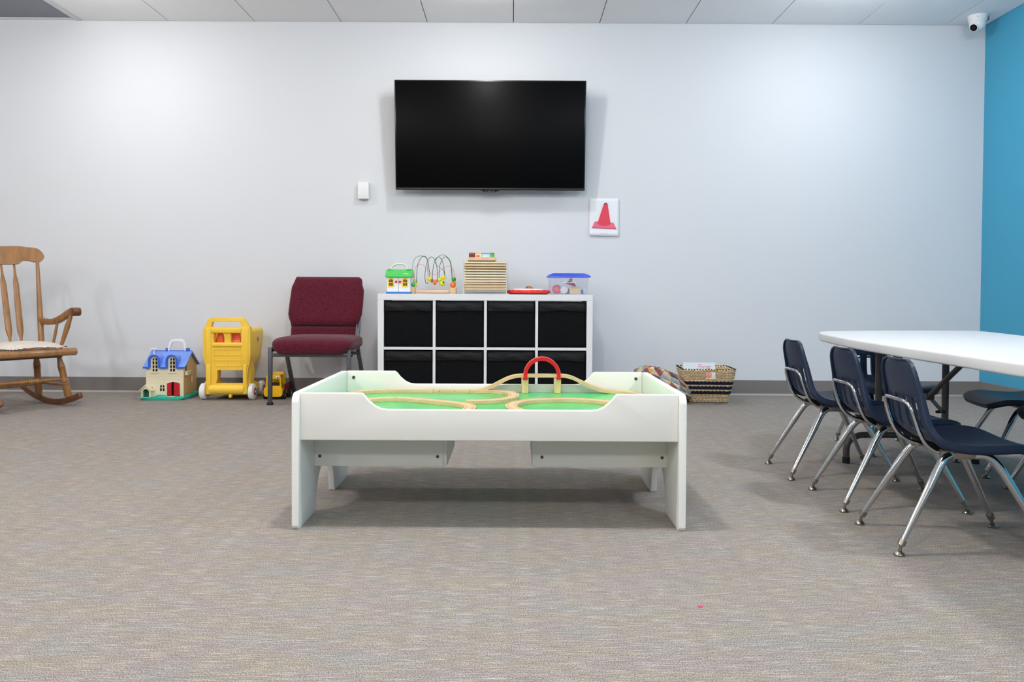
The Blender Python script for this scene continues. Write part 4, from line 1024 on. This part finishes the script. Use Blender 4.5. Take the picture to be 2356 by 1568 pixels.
for xw in (-.118, -.043, .043, .118):
    p0 = Vector((xw * .86, -.185, .352)); p1 = Vector((xw * 1.03, -.332, .890))
    MB().turned(p0, p1, [(0, .007), (.08, .008), (.12, .010), (.19, .019), (.22, .020), (.5, .0195), (.74, .018), (.79, .016), (.86, .009), (1, .0065)], 12, flat=.5, side=(1, 0, 0)).build('back_spindle', M_wood, rc)
# pad
pd = thing('seat_pad', 'cream patterned seat pad with ruffled red trim on the rocking chair', 'cushion', (-3.012, 4.898, .362), R(-124.7))
def padf(i, j):
    a = 2 * math.pi * i / 48; r = j / 8
    c, s = math.cos(a), math.sin(a)
    x = math.copysign(abs(c) ** .55, c) * .212 * r; y = math.copysign(abs(s) ** .55, s) * .195 * r + .005
    return (x, y, .004 + .036 * math.sqrt(max(0, 1 - r ** 3)) + .003 * math.sin(x * 40) * math.sin(y * 35))
pdm = MB().grid(padf, 48, 9, cu=True)
pdm.grid(lambda i, j: (padf(i, 8)[0] * (1 - j * .02), padf(i, 8)[1] * (1 - j * .02), .004 - j * .003), 48, 2, cu=True)
pdm.build('pad', M_padl, pd)
def ruf(i, j):
    a = 2 * math.pi * i / 240; c, s = math.cos(a), math.sin(a); r = .97 + j * .05
    x = math.copysign(abs(c) ** .5, c) * .212 * r; y = math.copysign(abs(s) ** .5, s) * .195 * r + .005
    return (x, y, .010 - .001 * j + (.0014 * j) * math.sin(i * 1.9) + .002 * j * math.sin(i * .23))
MB().grid(ruf, 240, 3, cu=True).build('ruffle', M_padr, pd, solid=.0015)
MB().tube([ruf(i, 2) for i in range(0, 241)], .0009, 5, caps=False).build('trim', M_padred, pd)

# ------------------------------------------------------------------ white folding table
ft = thing('folding_table', 'low white plastic folding table with grey tube legs by the blue wall', 'table', (0, 0, 0))
top_o = [(1.250, 1.75), (1.262, 1.70), (1.30, 1.66), (2.06, 1.66), (2.10, 1.70), (2.115, 1.75), (2.118, 3.0), (2.145, 3.378), (2.205, 3.70), (2.208, 3.77), (2.19, 3.815), (2.15, 3.832), (2.098, 3.838), (1.927, 3.828), (1.80, 3.806), (1.679, 3.781), (1.537, 3.734), (1.440, 3.690), (1.400, 3.655), (1.374, 3.605), (1.352, 3.54), (1.329, 3.457), (1.300, 3.25), (1.275, 3.05), (1.258, 2.85), (1.250, 2.6)]
MB().prism(top_o, 'xy', .5115, .546).build('tabletop', M_tabletop, ft, bevel=.007, bseg=3)
for yl in (3.40, 2.02):
    fm = MB()
    fm.tube(bez([(1.419, yl, .022), (1.421, yl, .07), (1.435, yl, .098), (1.465, yl, .115), (1.50, yl, .120), (1.69, yl, .120), (1.885, yl, .120), (1.92, yl, .115), (1.952, yl, .098), (1.967, yl, .07), (1.968, yl, .022)], 60), .0135, 14)
    lf = fm.build('leg_frame', M_tleg, ft)
    for xu in (1.553, 1.836):
        MB().tube([(xu, yl, .12), (xu, yl, .512)], .0138, 14).build('upright', M_tleg, lf)
    for xf in (1.419, 1.968):
        MB().tube([(xf, yl, 0), (xf, yl, .026)], .0155, 14).build('foot_cap', M_black, lf)
MB().tube([(1.55, 3.4, .5), (1.84, 3.4, .5)], .012, 12).build('top_bar', M_tleg, ft)
br_ = MB().tube([(1.679, 2.90, .512), (1.681, 2.95, .488), (1.683, 3.245, .300)], [.0105, .0105, .011], 12).build('brace', M_tleg, ft)
MB().tube([(1.668, 3.238, .304), (1.698, 3.238, .304)], .014, 16).build('pivot_bolt', M_tleg, br_)
MB().sweep([(1.684, 3.238, .304), (1.818, 3.385, .222)], [(-.003, -.008), (.003, -.008), (.003, .008), (-.003, .008)]).sweep([(1.682, 3.238, .304), (1.572, 3.385, .222)], [(-.003, -.008), (.003, -.008), (.003, .008), (-.003, .008)]).build('link_bar', M_tleg, ft)
MB().tube([(1.79, 3.385, .222), (1.826, 3.385, .222)], .006, 10).build('link_pin', M_black, ft)

# ------------------------------------------------------------------ childrens chairs
prof_c = [(-.148, .530), (-.146, .505), (-.140, .473), (-.129, .432), (-.120, .39), (-.112, .355), (-.098, .331), (-.077, .315), (-.050, .308), (-.01, .304), (.05, .306), (.10, .309), (.14, .306), (.170, .296), (.188, .284)]
PC = bez([(a_, 0, b_) for a_, b_ in prof_c], 56)
NV = len(PC)
cum = [0]
for i in range(1, NV): cum.append(cum[-1] + (PC[i] - PC[i - 1]).length)
TOT = cum[-1]
def pat(s):
    s = max(0, min(TOT, s))
    for i in range(1, NV):
        if cum[i] >= s:
            t = (s - cum[i - 1]) / max(1e-9, cum[i] - cum[i - 1]); p = PC[i - 1].lerp(PC[i], t)
            tg = (PC[min(i + 1, NV - 1)] - PC[max(i - 2, 0)]).normalized(); return p, Vector((-tg.z, 0, tg.x)) * -1 if False else Vector((tg.z, 0, -tg.x))
    return PC[-1], Vector((0, 0, 1))
def hwid(s):
    q = s / TOT
    return float(np.interp(q, [0, .15, .35, .48, .6, .8, .92, 1], [.106, .120, .138, .152, .162, .168, .162, .150]))
NU = 45; NS = 66
FL = .022
def shell(i, j):
    # u and s with flange rows outside
    u = (i - 2) / (NU - 5) * 2 - 1; ex = 0
    if i < 2: u = -1; ex = (2 - i) / 2
    if i > NU - 3: u = 1; ex = (i - (NU - 3)) / 2
    s = (j - 2) / (NS - 5) * TOT; ey = 0
    if j < 2: s = 0; ey = (2 - j) / 2
    if j > NS - 3: s = TOT; ey = (j - (NS - 3)) / 2
    p, nrm = pat(s)
    if nrm.dot(Vector((.6, 0, .8))) < 0: nrm = -nrm
    W = hwid(s)
    rr = .045
    if s < rr: W = W - rr * (1 - math.sqrt(max(0, 1 - (1 - s / rr) ** 2))) * .9
    if TOT - s < .05: q = TOT - s; W = W - .05 * (1 - math.sqrt(max(0, 1 - (1 - q / .05) ** 2))) * .8
    y = u * W
    q = s / TOT
    dish = float(np.interp(q, [0, .25, .45, .6, .85, 1], [.010, .012, .014, .014, .010, .004]))
    p = p - nrm * dish * (1 - u * u)
    e = max(ex, ey)
    pos = Vector((p.x, y, p.z)) - nrm * float(np.interp(q, [0, .2, .45, 1], [.009, .013, FL, FL * .9])) * e
    pos.y += math.copysign(.002, u) * ex
    return pos
def slot(i, j):
    u = (i + .5 - 2) / (NU - 5) * 2 - 1; s = (j + .5 - 2) / (NS - 5) * TOT
    p, _ = pat(s)
    if not (s < TOT * .45 and .338 < p.z < .425): return False
    return .15 < abs(u) < .30 or .55 < abs(u) < .70
ch = thing('stacking_chair', '', 'chair', (0, 0, 0))
MB().grid(shell, NU, NS, skip=slot).build('seat_shell', M_navy, ch, solid=.0062)
hl = [(-.045, .085, .266), (-.078, .090, .276), (-.108, .095, .297), (-.127, .098, .330), (-.140, .097, .368), (-.148, .090, .396), (-.154, .070, .411), (-.158, .035, .414)]
lp = bez([(a_, -b_, c_) for a_, b_, c_ in hl] + [(-.159, 0, .414)] + hl[::-1], 96)
MB().tube(lp, .0058, 12).build('back_frame', M_chrome, ch)
for s_ in (-1, 1):
    MB().box(-.070, .052, s_ * .096 - .006, s_ * .096 + .006, .258, .284).build('bracket', M_chromedull, ch, bevel=.002)
    for q in (-.035, .030):
        MB().ell((q, s_ * .1025, .273), (.004, .003, .004), 10, 6).build('rivet', M_chrome, ch)
    MB().ell((-.142, s_ * .055, .450), (.0035, .005, .005), 10, 6).build('rivet', M_chrome, ch)
    def lg_(pts, rs):
        P = bez(pts, 28); n = len(P)
        rr_ = [float(np.interp(i / (n - 1), rs[0], rs[1])) for i in range(n)]
        l_ = MB().tube(P, rr_, 14).build('leg', M_chrome, ch)
        e_ = P[-1]; d_ = (P[-1] - P[-3]).normalized()
        gl_ = MB().tube([e_ - d_ * .004, e_ + d_ * .012], .0105, 14).tube([e_ + d_ * .010, Vector((e_.x + d_.x * .018, e_.y + d_.y * .018, .010))], .005, 8)
        fx, fy = e_.x + d_.x * .022, e_.y + d_.y * .022
        gl_.tube([(fx, fy, 0), (fx, fy, .004), (fx, fy, .008), (fx, fy, .0125), (fx, fy, .0145)], [.0145, .0152, .0125, .006, .003], 18)
        gl_.build('foot_glide', M_chromedull, l_)
    lg_([(-.045, s_ * .098, .268), (-.062, s_ * .103, .258), (-.080, s_ * .110, .232), (-.109, s_ * .120, .180), (-.188, s_ * .146, .038)], ([0, .4, .7, 1], [.0115, .0115, .0115, .0075]))
    lg_([(.020, s_ * .098, .270), (.055, s_ * .102, .266), (.082, s_ * .108, .240), (.114, s_ * .120, .185), (.190, s_ * .147, .038)], ([0, .4, .7, 1], [.0115, .0115, .0115, .0075]))
MB().box(-.052, .045, -.09, .09, .262, .268).build('cross_plate', M_chromedull, ch)
GRP = 'navy childrens chairs around the folding table'
LBL = ['nearest of the three navy chairs left of the table, its whole seat in view',
       'middle one of the three navy chairs with chrome legs left of the table',
       'farthest back of the three navy chairs with chrome legs left of the table',
       'navy plastic chair at the far end of the table, slotted back seen from the front',
       'small navy chair on the right of the table, seat tip and legs under the tabletop',
       'small navy chair cut by the right edge, only a front foot in view']
ch.location = (1.27, 2.322, 0); ch.rotation_euler = (0, 0, R(-4)); ch['label'] = LBL[0]; ch['group'] = GRP
for (x_, y_, a_, l_) in ((1.294, 2.771, -1.5, LBL[1]), (1.277, 3.223, -1.5, LBL[2]), (1.745, 3.735, -90, LBL[3]), (2.075, 3.245, 171, LBL[4]), (2.022, 2.79, 176, LBL[5])):
    dup(ch, (x_, y_, 0), R(a_), l_, GRP)

# ------------------------------------------------------------------ basket, book, quilted cushion
bk = thing('woven_basket', 'seagrass basket with three navy stripes on the floor by the wall', 'basket', (0, 0, 0))
M_grass = mat('seagrass', 'BE9C6C', .8, col2='F0DCB8', nscale=70, nstretch=(1, 1, 3), bump=.6, bscale=150, bdist=.004)
M_navyr = mat('navy_yarn', '10162E', .85, noise=.2, nscale=120, bump=.4, bscale=150)
NR = 20; ROT = R(-3)
def brow(k):
    t = (k + .5) / NR
    cx_ = lerp(1.303, 1.272, t); cy_ = lerp(5.365, 5.29, t); hx_ = lerp(.126, .168, t); hy_ = lerp(.082, .150, t)
    return cx_, cy_, hx_, hy_, .006 + t * .222
def coil(k, a0=None, a1=None, seg=180, rr=None):
    cx_, cy_, hx_, hy_, z_ = brow(k)
    lp_ = rrect(-hx_, hx_, -hy_, hy_, .03, 8)
    # densify
    P = []
    for i in range(len(lp_)):
        a_, b_ = Vector((*lp_[i], 0)), Vector((*lp_[(i + 1) % len(lp_)], 0)); d = (b_ - a_).length; n_ = max(1, int(d / .006))
        for q in range(n_): P.append(a_.lerp(b_, q / n_))
    out = []
    for q, p in enumerate(P):
        wob = .0016 * math.sin(q * 1.55 + k * 2.1)
        nrm = Vector((p.x, p.y, 0)).normalized()
        out.append(Vector((cx_ + p.x * math.cos(ROT) - p.y * math.sin(ROT), cy_ + p.x * math.sin(ROT) + p.y * math.cos(ROT), z_ + .0016 * math.cos(q * 1.55 + k * 2.1))) + nrm * wob)
    return out
for k in range(NR):
    navy = k in (5, 6, 8, 9, 11, 12)
    P = coil(k); cx_ = brow(k)[0]; cy_ = brow(k)[1]
    mm = M_navyr if navy else M_grass
    if k in (15, 16, 17, 18):     # handle opening in the front
        keep = [not (abs(p.x - (cx_ + .008)) < .036 and p.y < cy_) for p in P]
        st = next(i for i in range(len(P)) if not keep[i - 1] and keep[i])
        seq = [P[(st + i) % len(P)] for i in range(len(P)) if keep[(st + i) % len(P)]]
        MB().tube(seq, [(.0066 + .0016 * math.sin(i * 1.55)) for i in range(len(seq))], 7).build('woven_row', mm, bk)
    else:
        P += [P[0], P[1], P[2]]; MB().tube(P, [(.0066 + .0016 * math.sin(i * 1.55)) for i in range(len(P))], 7, caps=False).build('woven_row', mm, bk)
st = MB(); Pt = coil(19.6)
for i in range(0, len(Pt), 3): st.ell(Pt[i] + Vector((0, 0, .002)), (.006, .0075, .0032), 8, 6)
st.build('rim_stitch', M_navyr, bk)
Pb = coil(-.3); st = MB()
for i in range(0, len(Pb), 3): st.ell(Pb[i] + Vector((0, 0, .001)), (.006, .006, .004), 8, 6)
st.build('foot_stitch', M_navyr, bk)
cx_, cy_, hx_, hy_, z_ = brow(19)
hndl = [(cx_ - .030 + .076 * i / 12, cy_ - hy_ - .001 - .0008 * (i * 0), z_) for i in range(13)]
MB().tube(hndl, [.0075 + .001 * (i % 2) for i in range(13)], 10).build('handle_wrap', mat('wrap_cord', 'C79A55', .8), bk)
MB().box(1.20, 1.40, 5.30, 5.43, .002, .008).build('basket_floor', M_grass, bk)

bo = thing('picture_book', 'white book with pink First lettering standing in the basket', 'book', (0, 0, 0))
bpx0, bpx1 = U(1570.5, 840, 5.30).x, U(1645, 840, 5.30).x
zt = U(1600, 833.5, 5.30).z
MB().box(0, bpx1 - bpx0, 0, .003, -.20, 0).box(0, bpx1 - bpx0, .022, .025, -.20, 0).box(0, .003, 0, .025, -.20, 0).build('cover', mat('book_cover', 'E4EEF6', .4), bo, bevel=.0008, bseg=1)
MB().box(.003, bpx1 - bpx0 - .004, .003, .022, -.196, -.004).build('pages', mat('pages', 'F2EEE4', .8), bo)
bo.location = (bpx0, 5.30, zt); bo.rotation_euler = (R(-8), 0, R(-2))
def text(s, size, m, parent, loc, rot=(R(90), 0, 0)):
    cu = bpy.data.curves.new('lettering', 'FONT'); cu.body = s; cu.size = size; cu.extrude = .0003
    to = bpy.data.objects.new('tmp', cu); COL.objects.link(to)
    bpy.context.view_layer.update()
    me = bpy.data.meshes.new_from_object(to.evaluated_get(bpy.context.evaluated_depsgraph_get()))
    bpy.data.objects.remove(to)
    me.materials.clear(); me.materials.append(m)
    o = bpy.data.objects.new('lettering', me); COL.objects.link(o); o.parent = parent; o.location = loc; o.rotation_euler = rot
    return o
text('First', .046, mat('pink_ink', 'EE9CB8', .6), bo, (.100, -.0012, -.041))
MB().prism([(.13, -.075), (.16, -.055), (.19, -.07), (.185, -.12), (.14, -.12)], 'xz', -.0012, 0).build('cover_print', mat('salmon_print', 'F0A090', .6), bo, smooth=False)

qc = thing('patchwork_cushion', 'round patchwork quilted cushion slumped beside the basket', 'cushion', (.985, 5.29, .118))
qc.rotation_euler = (R(0), R(22), R(8))
PCOL = ['86484C', 'CDB68E', '5B4038', 'C9953F', '8697A0', '4A3734', '905450', 'C2AF92', '6F8090', 'D8CDB8']
pm = [mat('patch_' + c, c, .95, noise=.28 if c in ('5B4038', '3F3230') else .12, nscale=110, bump=.3, bscale=120) for c in PCOL]
NA, NB = 192, 81
def quilt(i, j):
    a = 2 * math.pi * i / NA; ph = -math.pi / 2 + math.pi * j / (NB - 1)
    c = math.copysign(abs(math.cos(ph)) ** .75, math.cos(ph)); s = math.sin(ph)
    pf = (abs(math.sin(i / NA * math.pi * 16)) ** .5) * (abs(math.sin((j + .01) / (NB - 1) * math.pi * 8)) ** .5)
    r = 1 + .045 * pf + .012 * math.sin(i * .45 + j * .5)
    return (math.cos(a) * c * .198 * r, math.sin(a) * c * .150 * r, s * .095 * r)
mbq = MB()
vs = [quilt(i, j) for j in range(NB) for i in range(NA)]
o0 = 0; fs = []
rnd = random.Random(5); pcol = {}
for j in range(NB - 1):
    for i in range(NA):
        key = (int(i / 12), int(j / 10))
        if key not in pcol: pcol[key] = rnd.randrange(len(PCOL))
        tri = ((i % 12) / 12 + (j % 10) / 10) > .92
        ci = pcol[key] if not tri or rnd.random() < 0 else (pcol[key] + 3) % len(PCOL)
        a_ = (i + 1) % NA
        fs.append(((j * NA + i, j * NA + a_, (j + 1) * NA + a_, (j + 1) * NA + i), ci))
mbq.v = [tuple(v) for v in vs]
for f, ci in fs: mbq.f.append(list(f)); mbq.mi.append(ci)
mbq.build('quilted_cover', pm, qc)
MB().tube([(math.cos(R(a)) * .207, math.sin(R(a)) * .157, 0) for a in range(0, 361, 6)], .006, 8, caps=False).build('piping', mat('piping_cream', 'DDCFC0', .9), qc)

# ------------------------------------------------------------------ pink scrap on the carpet
g_ = G(1611, 1395)
o = MB().prism([(-.005, -.002), (-.001, -.005), (.004, -.003), (.006, .001), (.002, .005), (-.002, .003), (-.006, .003)], 'xy', 0, .002).build('pink_scrap', mat('scrap_pink', 'E0457E', .6), loc=(g_.x, g_.y, 0))
tag(o, 'tiny pink scrap lying on the carpet in front of the train table', 'scrap')

# tiny joined relief pieces that cannot be picked apart in the photo
for o in list(COL.objects):
    if o.name.split('.')[0] in ('clapboard_line', 'checker_print', 'rim_stitch', 'foot_stitch', 'knob_stripe', 'logo_mark', 'window_bars'):
        o['kind'] = 'stuff'
